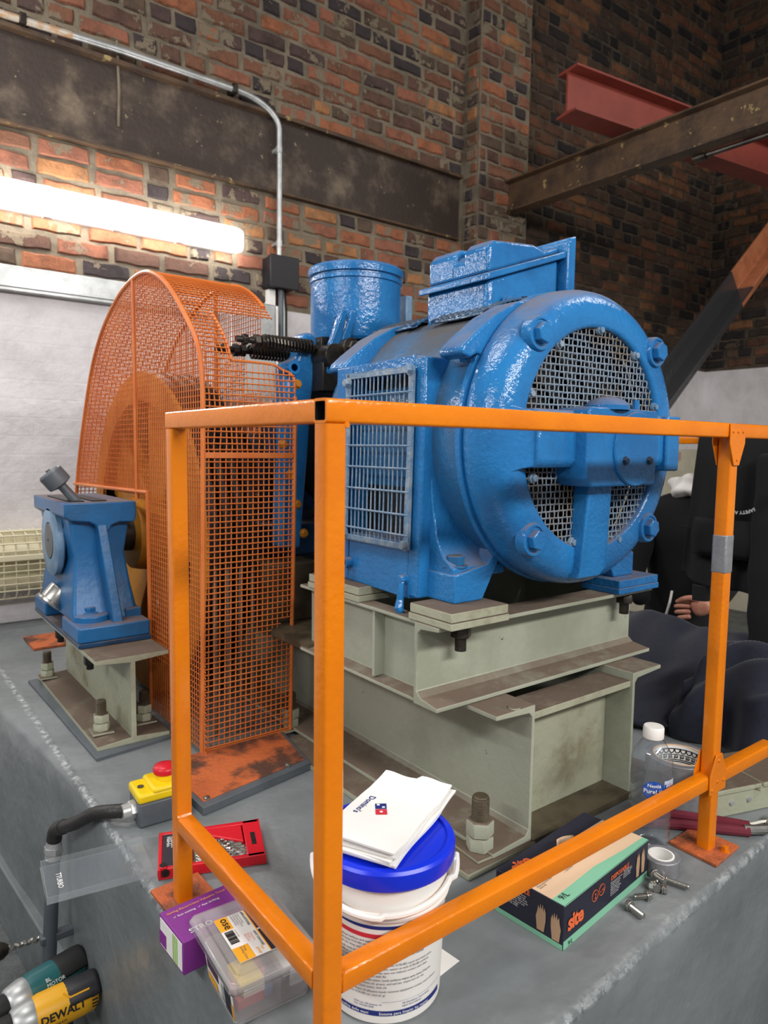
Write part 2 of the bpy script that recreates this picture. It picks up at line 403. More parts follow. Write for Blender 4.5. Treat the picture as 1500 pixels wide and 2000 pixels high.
def slab(name, boxes, mats, kind='structure'):
    b = MB()
    for bx in boxes: b.box(*bx)
    return tag(part(name, b, mats), kind=kind)
wl = slab('wall_left', [(-3, 2.80, YW, YW + .3, -.6, 4.9, 0), (2.80, XR + .3, YW, YW + .3, -.6, 4.9, 1), (-3, XR, YW - .012, YW + .01, -.6, ZP, 2), (3.05, XR - .014, YW - .015, YW, -.6, .74, 3)], [M_mortar, M_mortar_s, M_wallw, M_wallcream])
wr = slab('wall_right', [(XR, XR + .3, -2.2, YW, -.6, 4.9, 0), (XR - .012, XR + .01, -2.2, YW, .74, ZP, 1), (XR - .014, XR + .01, -2.2, YW, -.6, .74, 2)], [M_mortar_s, M_wallw, M_wallcream])
pil = slab('trim_1', [(2.607, 3.03, YW - .13, YW, ZP - .02, 4.9, 0), (2.607, 3.03, YW - .135, YW, -.6, ZP, 1)], [M_mortar, M_wallw])

def brick_piece(L, H, seed, D=.009):
    r = random.Random(seed); b = MB(); P = []; n = 4
    def edge(x0, y0, x1, y1, k):
        for i in range(k):
            t = i / k; P.append((x0 + (x1 - x0) * t + r.uniform(-.004, .004), y0 + (y1 - y0) * t + r.uniform(-.0042, .0042)))
    h, l = H / 2, L / 2
    edge(-l, -h, l, -h, 4 if L > .15 else 2); edge(l, -h, l, h, 2); edge(l, h, -l, h, 4 if L > .15 else 2); edge(-l, h, -l, -h, 2)
    n = len(P)
    vs = [(x, 0, y) for x, y in P] + [(x * (1 - .0085 / l) + 0, -D + r.uniform(-.001, .001), y * (1 - .006 / h)) for x, y in P]
    b.add(vs, [(i, (i + 1) % n, n + (i + 1) % n, n + i) for i in range(n)] + [[n + i for i in range(n)]])
    return b
BRICK = {}
def brick_mesh(kind, var, mi, mats, tagm):
    k = (kind, var, mi, tagm)
    if k not in BRICK:
        BRICK[k] = mesh_of('brick', brick_piece(.211 if kind == 's' else (.099 if kind == 'h' else .05), .0605, 31 * var + ord(kind)), mats[mi], V((0, 0, 0)), 25)
    return BRICK[k]
def lay_bricks(parent, org, u, nrm, u0, u1, z0, z1, skip, mats_fn, seed, cap=300):
    """bricks proud of the mortar bed; org + u * s along the wall, nrm points out of the wall"""
    r = random.Random(seed); org, u, nrm = V(org), V(u), V(nrm); out = []
    rows = int((z1 - z0) / .0755)
    for k in range(rows):
        z = z0 + (k + .5) * .0755
        mode = k % 4
        s = u0 - r.uniform(0, .2)
        i = 0
        while s < u1 - .03:
            kind = 's'
            if mode == 3: kind = 'h' if r.random() < .8 else 's'
            elif r.random() < .22: kind = 'h'
            L = .225 if kind == 's' else .1125
            a, e = s, s + L
            if a < u0 or e > u1:
                cut = min(e, u1) - max(a, u0)
                c = (max(a, u0) + min(e, u1)) / 2
                if cut < .045: s += L; continue
                kind = 'q' if cut < .085 else ('h' if cut < .2 else kind)
                sc = (cut - .012) / {'q': .05, 'h': .1, 's': .211}[kind]
            else: c = s + L / 2; sc = 1.0
            s += L
            if any(q[0] < c < q[1] and q[2] < z < q[3] for q in skip): continue
            mats, tg, wts, dk = mats_fn(c, z, kind)
            mi = r.choices(range(8), wts)[0]
            if kind in 'hq' and r.random() < dk: mi = r.choice((5, 6, 6, 7))
            p = org + u * c + V((0, 0, z + r.uniform(-.003, .003)))
            out.append((p, kind, r.randrange(3), mi, mats, tg, sc * r.uniform(.9, 1.0), r.uniform(-.014, .014), r.uniform(.9, 1.06), nrm * r.uniform(0, .003)))
    out.sort(key=lambda q: (q[0] - CAM).length)
    Q = Matrix((u.to_tuple(), (-nrm).to_tuple(), (0, 0, 1))).transposed()
    rest = {}
    for i, (p, kind, var, mi, mats, tg, sx, tw, sz, dn) in enumerate(out):
        M = Matrix.Translation(p + dn) @ (Q.to_4x4() @ Matrix.Rotation(tw, 4, 'Y') @ Matrix.Diagonal((sx, 1, sz, 1)))
        me = brick_mesh(kind, var, mi, mats, tg)
        if i < cap:
            o = bpy.data.objects.new('brick', me); COL.objects.link(o); o.parent = parent; o.matrix_world = M
        else:
            rest.setdefault(tg, []).append((me, M, mi, mats))
    if rest:
        b = MB(); mats_all = []; 
        for tg, L in rest.items():
            base = len(mats_all); mats_all += L[0][3]
            for me, M, mi, _ in L:
                b.add([M @ v.co for v in me.vertices], [list(p.vertices) for p in me.polygons], base + mi)
        o = bpy.data.objects.new('brickwork', None)
        me = bpy.data.meshes.new('brickwork'); me.from_pydata([tuple(v) for v in b.v], [], b.f)
        for m in mats_all: me.materials.append(m)
        me.polygons.foreach_set('material_index', b.m); me.update()
        o = bpy.data.objects.new('brickwork', me); COL.objects.link(o); o.parent = parent; o['kind'] = 'stuff'
def mf_left(c, z, kind):
    if z < 2.0: return BM, 'a', (5, 5, 2, 3, 1.2, 1.6, .6, .3), .55
    return BM, 'a', (3, 3, 4, .8, 3, 1.5, 1.2, 2), .65
def mf_left_far(c, z, kind):
    return BS, 'b', (3, 3, 2.2, 2, 2, 1.2, 2, 2), .75
def mf_pil(c, z, kind): return BM, 'a', (2, 2, 4, .6, 3, .6, .3, 3), .2
lay_bricks(wl, (0, YW, 0), (1, 0, 0), (0, -1, 0), -.55, 2.607, ZP + .02, 3.75, [(-1, 2.6, 1.955, 2.335)], mf_left, 3)
b_far = tag(part('trim_2', MB().box(3.03, XR, YW - .003, YW + .02, ZP, 4.9), M_mortar_s), kind='structure')
lay_bricks(b_far, (0, YW - .003, 0), (1, 0, 0), (0, -1, 0), 3.03, XR, ZP + .02, 4.6, [], mf_left_far, 5)
lay_bricks(wr, (XR, 0, 0), (0, -1, 0), (-1, 0, 0), -YW, -.9, ZP + .02, 4.4, [], mf_left_far, 8)
lay_bricks(pil, (0, YW - .13, 0), (1, 0, 0), (0, -1, 0), 2.607, 3.03, ZP + .02, 4.4, [], mf_pil, 12, 220)
lay_bricks(pil, (2.607, 0, 0), (0, -1, 0), (-1, 0, 0), -YW + .02, -YW + .13, ZP + .02, 4.4, [], mf_pil, 13, 80)
# a brick showing pink through the paint on the right wall
b = MB(); b.box(4.7, 5.15, YW - .02, YW, .645, .715); part('brick', b, mat('pinkish_brick', srgb(190, 150, 150), .8), wl)

# ---- plinth: painted concrete block that carries the whole machine
def plinth():
    left = [(-.03, -.115), (-.028, .16), (-.032, .34), (-.038, .55), (-.043, .94), (-.07, 1.25), (-.095, 1.5), (-.16, 2.56)]
    left = spline([(x, y, 0) for x, y in left], 5)
    out = [V(p) for p in left] + [V((1.9, 2.56, 0)), V((1.9, .005, 0))]
    front = [V((1.9 + (-.03 - 1.9) * t / 36, .0096 + (-.115 - .0096) * t / 36, 0)) for t in range(1, 36)]
    out += front
    r = random.Random(4); n = len(out)
    ctr = V((.9, 1.2, 0)); b = MB(); rings = []
    for (z, ins) in ((-.6, -.006), (-.42, -.004), (-.2, -.002), (-.06, 0), (-.012, 0), (-.004, .005), (0, .014)):
        ring = []
        for i, p in enumerate(out):
            a, c = out[i - 1], out[(i + 1) % n]; t = (c - a).normalized(); nm = V((t.y, -t.x, 0))
            if nm.dot(ctr - p) < 0: nm = -nm
            j = r.uniform(-.003, .003) if z > -.3 else 0
            ring.append(p + nm * (ins + j) + V((0, 0, z + (r.uniform(-.002, .0005) if -.05 < z < -.001 else 0))))
        rings.append(ring)
    vs = [p for R_ in rings for p in R_]; k = len(rings)
    fs = [(i * n + j, i * n + (j + 1) % n, (i + 1) * n + (j + 1) % n, (i + 1) * n + j) for i in range(k - 1) for j in range(n)]
    fs += [[(k - 1) * n + j for j in range(n)], [j for j in range(n)][::-1]]
    b.add(vs, fs)
    p = solo('machine_plinth', b, M_plinth, 'big grey painted concrete plinth that carries the winding machine', 'plinth', (0, 0, 0), angle=50)
    f = MB(); f.prism([(-.05, -.13, -.6), (-.062, .9, -.6), (-.115, 1.5, -.6), (-.19, 2.55, -.6), (.1, 2.55, -.6), (.1, -.13, -.6)], (0, 0, .175))
    part('footing', f, M_plinth, p, bev=.004)
plinth()

# ---- steelwork overhead
t = thing('steel_beam', 'long black and rusty steel beam set along the brick wall above the strip light', 'beam', (1, YW, 1.95))
b = MB(); b.box(-.9, 2.56, YW - .02, YW + .01, 1.965, 2.30); part('web', b, M_rust, t)
b = MB(); b.box(-.9, 2.56, YW - .055, YW, 2.30, 2.318); part('flange', b, M_rustbeam, t, bev=.002)
b = MB(); b.box(-.9, 2.56, YW - .035, YW, 1.953, 1.966); part('flange', b, M_rustbeam, t, bev=.002)
b = MB(); b.tube([(.585, YW - .03, 2.4), (.59, YW - .03, 2.2), (.585, YW - .028, 2.06)], .006, 6); part('mortar_drip', b, M_mortar, t)

def ibeam(p, z0, z1, w, tw, tf):
    """profile in (across, z)"""
    h = w / 2; a = tw / 2
    return [(-h, z0), (h, z0), (h, z0 + tf * .8), (a, z0 + tf * 1.3), (a, z1 - tf * 1.3), (h, z1 - tf * .8), (h, z1), (-h, z1), (-h, z1 - tf * .8), (-a, z1 - tf * 1.3), (-a, z0 + tf * 1.3), (-h, z0 + tf * .8)]
b = MB(); b.prism([(2.86 + x, 2.44, z) for x, z in ibeam(0, 2.135, 2.322, .09, .012, .012)], (0, -4.2, 0))
solo('steel_beam', b, M_rustbeam, 'brown flaking steel beam running from the brick pier across the upper right', 'beam', (2.86, 2.4, 2.2), angle=20)
t = thing('red_steel_beam', 'red oxide painted steel beam crossing on top of the brown beam', 'beam', (2.43, 1.68, 2.325))
dr = V((1.61, -.22, 0)).normalized(); ac = V((-dr.y, dr.x, 0)); o = V((2.43, 1.68, 0))
b = MB(); b.prism([o + ac * x + V((0, 0, z)) for x, z in ibeam(0, 2.325, 2.535, .13, .012, .012)], dr * 3.1)
part('beam', b, M_redbeam, t, angle=20)
fr = -ac * .0065
text(t, '01   SV 27', .12, o + dr * 1.62 + V((0, 0, 2.48)) + fr, -dr, (0, 0, -1), mat('dark_stencil', srgb(60, 26, 24), .7), bend=lambda x, y: o + dr * (1.55 + .75 - x) + V((0, 0, 2.475 - y)) + fr * 1.1)
# brace standing on the plinth: lower part black, upper part brown
t = thing('diagonal_brace', 'diagonal steel brace, glossy black below and brown primer above, rising at the right', 'brace', (1.88, 1.55, 0))
d = V((1.0, 0, .86)).normalized(); w = V((-d.z, 0, d.x))
def brace_seg(a, c, m, nm):
    o = V((1.86, 1.5, .0)); b = MB()
    prof = [(-.07, 0), (.07, 0), (.07, .09), (.058, .09), (.058, .012), (-.058, .012), (-.058, .09), (-.07, .09)]
    prof2 = [(-.12, 0), (.12, 0), (.12, .012), (.006, .012), (.006, .1), (-.006, .1), (-.006, .012), (-.12, .012)]
    b.prism([o + d * a + w * x + V((0, -y, 0)) for x, y in prof2], d * (c - a))
    part(nm, b, m, t, bev=.002)
brace_seg(.09, 2.56, M_black_gloss, 'black_length'); brace_seg(2.561, 3.42, M_brown_paint, 'brown_length')
b = MB(); b.box(1.74, 2.0 - .11, 1.38, 1.62, 0, .012); b.box(1.8, 1.88, 1.42, 1.55, .01, .16); part('foot_plate', b, M_black_gloss, t)
# conduit under the red beam
b = MB(); b.tube([(2.93, 1.28, 2.13), (2.93, .2, 2.13), (2.93, -1.2, 2.13)], .013, 10); b.cyl((2.93, 1.30, 2.13), (2.93, 1.24, 2.13), .022, .022, 12)
solo('conduit_pipe', b, M_oily, 'thin dark conduit pipe running under the brown beam at the upper right', 'pipe', (2.93, 0, 2.13))

# ---- wall services
t = thing('conduit_pipe', 'galvanised conduit pipe bending down the brick wall to a black box', 'pipe', (1.33, 2.51, 1.64))
Y = 2.515
pts = [(-.8, Y, 2.305), (.15, Y, 2.335), (.6, Y, 2.352), (1.12, Y, 2.352)] + [(1.12 + .215 * math.sin(a), Y, 2.352 - .115 + .115 * math.cos(a)) for a in [i * PI / 20 for i in range(1, 11)]] + [(1.336, Y, 2.1), (1.334, Y, 1.63)]
b = MB(); b.tube(pts, .0135, 12); part('pipe', b, M_galv, t)
b = MB(); b.cyl((.06, Y, 2.332), (.4, Y, 2.344), .0142, .0142, 12); part('rusty_length', b, mat('rust_streaks', srgb(190, 150, 110), .5, .3, col2=srgb(200, 196, 186), nscale=20), t, label='rust-streaked length')
for q in ((1.10, Y, 2.352), (.22, Y, 2.338)):
    b = MB(); b.box(q[0] - .012, q[0] + .012, Y - .02, YW, q[2] - .02, q[2] + .02); part('pipe_clip', b, M_oily, t, bev=.003)
for z in (2.13, 1.69):
    b = MB(); b.cyl((1.335, Y, z), (1.335, Y, z + .03), .0165, .0165, 12); b.box(1.318, 1.352, Y, YW, z + .008, z + .022); part('coupling', b, M_galv, t)
t = thing('junction_box', 'square black junction box on the brick wall beneath the conduit pipe', 'electrical box', (1.345, 2.5, 1.49))
b = MB(); b.box(1.268, 1.415, 2.48, YW, 1.492, 1.635); part('box', b, M_black, t, bev=.006)
b = MB(); b.box(1.262, 1.421, 2.472, 2.482, 1.486, 1.641); part('lid', b, M_black, t, bev=.004)
t = thing('conduit_pipe', 'grey conduit and thin cables dropping below the black junction box', 'pipe', (1.33, 2.52, 1.0))
b = MB(); b.cyl((1.345, 2.52, 1.49), (1.345, 2.52, .7), .014, .014, 10); part('pipe', b, M_greypl, t)
for i, dx in enumerate((.028, .042)):
    b = MB(); b.tube([(1.345 + dx * .6, 2.53, 1.49), (1.345 + dx, 2.54, 1.4), (1.345 + dx, 2.54, .7)], .005, 8); part('cable', b, M_blackm if i else M_galv, t)
b = MB(); b.box(1.285, 1.32, 2.53, YW, 1.0, 1.487); part('white_trunking', b, M_white, t)

def strip(x0, x1, label):
    t = thing('strip_light', label, 'lamp', ((x0 + x1) / 2, 2.5, 1.67))
    b = MB(); zc = 1.673
    secs = [(x0, .25, 1), (x0 + .008, .7, 1), (x0 + .03, 1, 0), (x1 - .04, 1, 0), (x1 - .018, .92, 0), (x1 - .004, .72, 1), (x1, .4, 1)]
    prof = [(2.512, -.055), (2.485, -.055), (2.470, -.046), (2.464, -.03), (2.462, 0), (2.464, .03), (2.470, .046), (2.485, .055), (2.512, .055)]
    n = len(prof); b.v = [V((x, 2.512 + (y - 2.512) * (.5 + .5 * k), zc + z * (.45 + .55 * k))) for x, k, _ in secs for y, z in prof]
    for i in range(len(secs) - 1):
        for j in range(n - 1):
            b.f.append([i * n + j, i * n + j + 1, (i + 1) * n + j + 1, (i + 1) * n + j]); b.m.append(0 if 1 <= j <= n - 3 else 1)
    b.f += [list(range(n)), [(len(secs) - 1) * n + j for j in range(n)]]; b.m += [1, 1]
    part('diffuser', b, [M_lamp, M_lampside], t)
    b = MB(); b.box(x0 + .01, x1 - .012, 2.512, YW, 1.625, 1.721); part('housing', b, M_white, t, bev=.006)
    for k in range(4):
        for z in (1.6155, 1.7305):
            x = x0 + .2 + k * .27; b = MB(); b.box(x, x + .03, 2.49, 2.52, z - .0025, z + .0025); part('clip', b, M_white, t)
strip(-.2, 1.124, 'long lit white fluorescent batten on the brick wall at upper left')
strip(-2.05, -.62, 'second lit white fluorescent batten further left along the same brick wall')
t = thing('cable_trunking', 'galvanised steel cable trunking along the top of the white painted wall', 'trunking', (.4, 2.54, 1.31))
b = MB(); b.box(-1.2, 1.17, 2.525, YW - .012, 1.316, 1.40); part('channel', b, M_galv, t, bev=.003)
b = MB(); b.box(-1.2, 1.17, 2.517, 2.526, 1.33, 1.413); part('lid', b, M_galv, t, bev=.002)
t = thing('electrical_panel', 'grey electrical cabinet on the wall seen behind the orange mesh guard', 'cabinet', (1.15, 2.45, .95))
b = MB(); b.box(1.02, 1.25, 2.40, YW, .92, 1.385); part('case', b, M_galv, t, bev=.006)
b = MB(); b.box(1.252, 1.262, 2.395, 2.56, .92, 1.38); part('edge_strip', b, M_white, t, bev=.002)
b = MB(); b.box(1.13, 1.24, 2.396, 2.4, 1.165, 1.20); part('warning_label', b, M_yellow, t)
t = thing('wall_heater', 'cream tubular heater behind a wire guard at the foot of the white wall', 'heater', (.05, 2.45, .1))
b = MB()
b.box(-.7, .48, 2.50, 2.56, .13, .37)
part('back_panel', b, M_cream, t)
for z in (.17, .29):
    b = MB(); b.cyl((-.68, 2.47, z), (.44, 2.47, z), .03, .03, 14); part('heater_tube', b, M_cream, t)
b = MB()
for i in range(28):
    x = -.7 + i * .043; b.tube([(x, 2.55, .375), (x, 2.43, .36), (x, 2.42, .3), (x, 2.42, .14), (x, 2.45, .11), (x, 2.55, .10)], .0032, 4)
for z, y in ((.36, 2.43), (.33, 2.42), (.30, 2.42), (.27, 2.42), (.245, 2.42), (.22, 2.42), (.195, 2.42), (.17, 2.42), (.145, 2.42), (.11, 2.45), (.372, 2.49)):
    b.cyl((-.71, y - .002, z), (.49, y - .002, z), .0032, .0032, 4)
part('wire_guard', b, M_cream, t, kind='stuff')
b = MB(); b.box(-.71, .49, 2.41, 2.425, .262, .285); part('guard_bar', b, M_cream, t, bev=.003)
b = MB(); b.box(-1.2, 1.1, 2.50, 2.56, .0, .075); part('skirting', b, M_wallw, t, bev=.006)
b = MB(); b.box(.095, .30, 2.03, 2.215, 0, .01)
solo('floor_plate', b, M_oplate, 'small orange painted floor plate on the plinth behind the blue bearing', 'plate', (.2, 2.1, 0), bev=.002)

# ------------------------------------------------------------------ bedframe
def hexbolt(b, c, ax, r, h, mi=0, rot=.2, washer=True):
    c = V(c); ax = V(ax).normalized()
    if washer: b.cyl(c, c + ax * h * .25, r * 1.35, r * 1.3, 18, mi)
    b.hexa(c + ax * h * .2, ax, r, h, mi, rot)
BED = thing('machine_bedframe', 'grey-green welded steel channel bedframe under the blue motor', 'frame', (.72, .7, 0))
def cprof(web, w, z0, z1, tw, tf, s):
    """channel, web plane at X = web, flanges reaching s * w; list of (x, z)"""
    f = w * s; q = tw * s
    return [(web, z0), (web + f, z0), (web + f, z0 + tf * .75), (web + q * 2.2, z0 + tf * 1.2), (web + q, z0 + tf * 2), (web + q, z1 - tf * 2), (web + q * 2.2, z1 - tf * 1.2), (web + f, z1 - tf * .75), (web + f, z1), (web, z1)]
for web, s in ((.566, -1), (.870, 1)):
    b = MB(); b.prism([(x, .194, z) for x, z in cprof(web, .1, 0.012, .267, .007, .011, s)], (0, 1.5, 0))
    part('main_channel', b, M_green, BED, bev=.0015, angle=28)
    b = MB(); b.box(*((.40, .57) if s < 0 else (.866, 1.03)), .186, .85, 0, .012); part('sole_plate', b, M_green_dirty, BED, bev=.002)
b = MB(); b.box(.566, .870, .2, .275, .236, .25); b.box(.566, .870, .258, .268, .012, .24); part('cross_channel', b, M_green_dirty, BED, bev=.0015)
b = MB(); b.box(.566, .870, .19, .9, .001, .014); part('bottom_plate', b, M_grime, BED)
b = MB(); b.cyl((.522, .205, .267), (.522, .205, .2695), .011, .011, 16); part('plug_weld', b, M_green, BED)
# upper front channel, opening towards the front right
b = MB()
prof = [(.325, .268), (.262, .268), (.262, .276), (.305, .282), (.317, .292), (.317, .396), (.307, .405), (.262, .409), (.262, .417), (.325, .417)]
b.prism([(.39, y, z) for y, z in prof], (.645, 0, 0)); part('front_channel', b, M_green, BED, bev=.0015, angle=28)
b = MB()
prof = [(.432, .268), (.395, .268), (.395, .275), (.425, .28), (.425, .405), (.395, .41), (.395, .417), (.432, .417)]
b.prism([(x, .327, z) for x, z in prof], (0, .4, 0)); part('side_channel', b, M_green, BED, bev=.0015)
b = MB(); b.prism([(1.436 - x, .327, z) for x, z in prof], (0, .4, 0)); part('side_channel', b, M_green, BED, bev=.0015)
b = MB(); b.box(.43, 1.0, .60, .61, .268, .417); part('rear_channel', b, M_green, BED)
b = MB(); b.box(.40, .43, .455, .462, .28, .408); part('stiffener', b, M_green, BED)
for (x0, x1, y0, y1, m) in ((.392, .533, .232, .345, M_green_dirty), (.392, .50, .50, .69, M_green_dirty), (.888, 1.037, .248, .345, M_blue), (.90, 1.037, .50, .66, M_green_dirty)):
    b = MB(); b.box(x0, x1, y0, y1, .417, .430); b.box(x0 + .002, x1 - .001, y0 + .002, y1 - .002, .430, .447); part('packing_plate', b, m, BED, bev=.0018)
for x in (.468, .968):
    b = MB(); b.cyl((x, .288, .36), (x, .288, .408), .0105, .0105, 14); part('stud', b, M_oily, BED)
    b = MB(); b.hexa((x, .288, .385), (0, 0, 1), .019, .02); part('nut', b, M_oily, BED, bev=.001)
def anchor(x, y, z, sc, root, mats, th=14):
    b = MB(); b.prism([(x - .034 * sc, y - .030 * sc, z), (x + .03 * sc, y - .034 * sc, z), (x + .034 * sc, y + .03 * sc, z), (x - .03 * sc, y + .034 * sc, z)], (0, 0, .005)); part('square_washer', b, mats[0], root, bev=.001)
    b = MB(); b.hexa((x, y, z + .005), (0, 0, 1), .025 * sc, .026 * sc, 0, .5); part('nut', b, mats[1], root, bev=.0015)
    b = MB(); b.hexa((x, y, z + .005 + .026 * sc), (0, 0, 1), .025 * sc, .027 * sc, 0, .2); part('nut', b, mats[1], root, bev=.0015)
    b = MB(); pr = [(0.0155 * sc, z + .05 * sc)]
    for i in range(th):
        h = z + .058 * sc + i * .0029 * sc * 14 / th
        pr += [(.0158 * sc, h), (.0138 * sc, h + .0015 * sc)]
    pr += [(.0145 * sc, pr[-1][1] + .002), (.0125 * sc, pr[-1][1] + .004), (0, pr[-1][1] + .004)]
    b.lathe(pr, (x, y, 0), n=18); part('stud', b, mats[2], root, angle=25)
anchor(.468, .228, .012, 1.0, BED, (M_green_dirty, M_green, M_grime))
anchor(.47, .9, .012, .9, BED, (M_green_dirty, M_green, M_grime))

# ------------------------------------------------------------------ motor
CX, CZ = .718, .741
MOT = thing('electric_motor', 'large glossy blue electric motor with mesh-covered end shield, standing on the bedframe', 'motor', (CX, .45, .447))
def ycyl(prof, n=72): b = MB(); b.lathe([(r, y) for y, r in prof], (CX, 0, CZ), (0, 1, 0), n, ref=(1, 0, 0)); return b
b = ycyl([(.288, .15), (.289, .268), (.37, .268), (.375, .266), (.58, .266), (.585, .269), (.70, .269), (.72, .262), (.735, .24), (.74, .12), (.74, 0)])
part('housing', b, M_blue_body, MOT, angle=40)
b = ycyl([(.22, .203), (.200, .203), (.1955, .206), (.194, .211), (.194, .236), (.197, .250), (.204, .261), (.215, .270), (.230, .275), (.250, .277), (.263, .2775), (.266, .275), (.268, .272), (.272, .2715), (.2735, .279), (.284, .279), (.286, .268)])
part('end_shield', b, M_blue, MOT, angle=60)
b = MB()
b.prism([(.515, y, z) for y, z in ((.172, .69), (.163, .70), (.163, .778), (.172, .79), (.222, .79), (.222, .69))], (.385, 0, 0))
b.prism([(.50, .185, .688), (.52, .168, .692), (.52, .168, .785), (.50, .185, .79), (.47, .2, .80), (.47, .2, .676)], (0, .03, 0))
part('cross_arm', b, M_blue, MOT, bev=.005, seg=3)
b = MB(); b.prism([(.666, .168, .66), (.733, .168, .66), (.738, .176, .50), (.735, .192, .482), (.66, .192, .482), (.66, .176, .50)], (0, .04, 0)); part('leg', b, M_blue, MOT, bev=.006, seg=3)
b = MB(); b.prism([(.612, .138, .672), (.628, .138, .657), (.82, .138, .657), (.824, .138, .664), (.824, .138, .79), (.818, .138, .796), (.62, .138, .796), (.612, .138, .788)], (0, .075, 0)); part('bearing_hub', b, M_blue, MOT, bev=.004, seg=3)
b = MB(); b.box(.885, .932, .155, .215, .682, .79); part('arm_end', b, M_blue, MOT, bev=.004)
b = MB(); b.lathe([(.0, .1325), (.066, .1325), (.068, .135), (.068, .14)], (.752, 0, .724), (0, 1, 0), 40); part('hub_cover', b, M_blue, MOT)
b = MB()
for x in (.715, .79): hexbolt(b, (x, .133, .703), (0, -1, 0), .0065, .005)
part('cover_screw', b, M_blue_dark, MOT)
b = MB(); b.lathe([(.04, .0), (.04, .008), (.03, .018), (.012, .024), (0, .024)], (.700, .165, .793), (0, 0, 1), 24); part('oil_cap', b, M_blue, MOT)
b = MB(); b.cyl((.79, .165, .79), (.79, .165, .815), .008, .006, 10); part('oil_nipple', b, M_blue, MOT)
b = ycyl([(.27, .0), (.27, .05), (.25, .06), (.25, .16), (.29, .2), (.30, .215)], 48); part('windings', b, M_wind, MOT)
b = MB()
for k in range(14):
    a = 2 * PI * k / 14; u = V((math.cos(a), 0, math.sin(a))); w = V((-math.sin(a), 0, math.cos(a)))
    c = V((CX, .235, CZ)); b.prism([c + u * .07 + w * .004, c + u * .17 + w * .03, c + u * .17 + w * .036, c + u * .07 + w * .010], (0, .03, 0))
part('fan', b, M_dark, MOT)
# woven wire screens in the three windows
def screen(nm, inside, pitch=.0118, r=.0016):
    b = MB(); y0 = .204
    for ax in (0, 1):
        k = -20
        while k <= 20:
            c = k * pitch; run = []
            m = 0
            for i in range(-75, 76):
                s = i * .0028
                x, z = (CX + c, CZ + s) if ax == 0 else (CX + s, CZ + c)
                if inside(x, z):
                    ph = math.sin(PI * s / pitch + (PI if (k + ax) % 2 else 0)) * .0011
                    run.append((x + .0007 * math.sin(s * 35 + k), y0 + ph, z + .0007 * math.sin(s * 31 + 2 * k)))
                else:
                    if len(run) > 2: b.tube(run, r, 4, 0, False)
                    run = []
            if len(run) > 2: b.tube(run, r, 4, 0, False)
            k += 1
    part('wire_screen', b, M_wire, MOT, kind='stuff')
rad = lambda x, z: math.hypot(x - CX, z - CZ)
screen('t', lambda x, z: rad(x, z) < .211 and z > .785)
screen('l', lambda x, z: rad(x, z) < .211 and z < .692 and x < .666)
screen('r', lambda x, z: rad(x, z) < .211 and z < .692 and x > .732)
for a in (20, 55, 90, 125, 158):
    c = V((CX + .2 * math.cos(math.radians(a)), .203, CZ + .2 * math.sin(math.radians(a))))
    b = MB(); b.cyl(c, c + V((0, -.006, 0)), .009, .008, 12); b.hexa(c + V((0, -.005, 0)), (0, -1, 0), .006, .006); part('screen_bolt', b, M_grille, MOT)
for x, z in ((.545, .672), (.66, .552), (.80, .548), (.90, .66)):
    c = V((x, .203, z)); b = MB(); b.cyl(c, c + V((0, -.006, 0)), .010, .009, 12); b.hexa(c + V((0, -.005, 0)), (0, -1, 0), .0065, .006); part('screen_bolt', b, M_grille, MOT)
for sx in (-1, 1):
    for sz in (-1, 1):
        c = V((CX + sx * .175, .2, CZ + sz * .175))
        b = MB(); b.lathe([(.031, .006), (.030, -.008), (.028, -.012), (.024, -.0125), (.022, -.010), (0, -.010)], c, (0, 1, 0), 28); part('bolt_boss', b, M_blue, MOT)
        b = MB(); b.hexa(c + V((0, -.009, 0)), (0, -1, 0), .0185, .015, 0, .3); part('end_bolt', b, M_blue, MOT, bev=.0012)
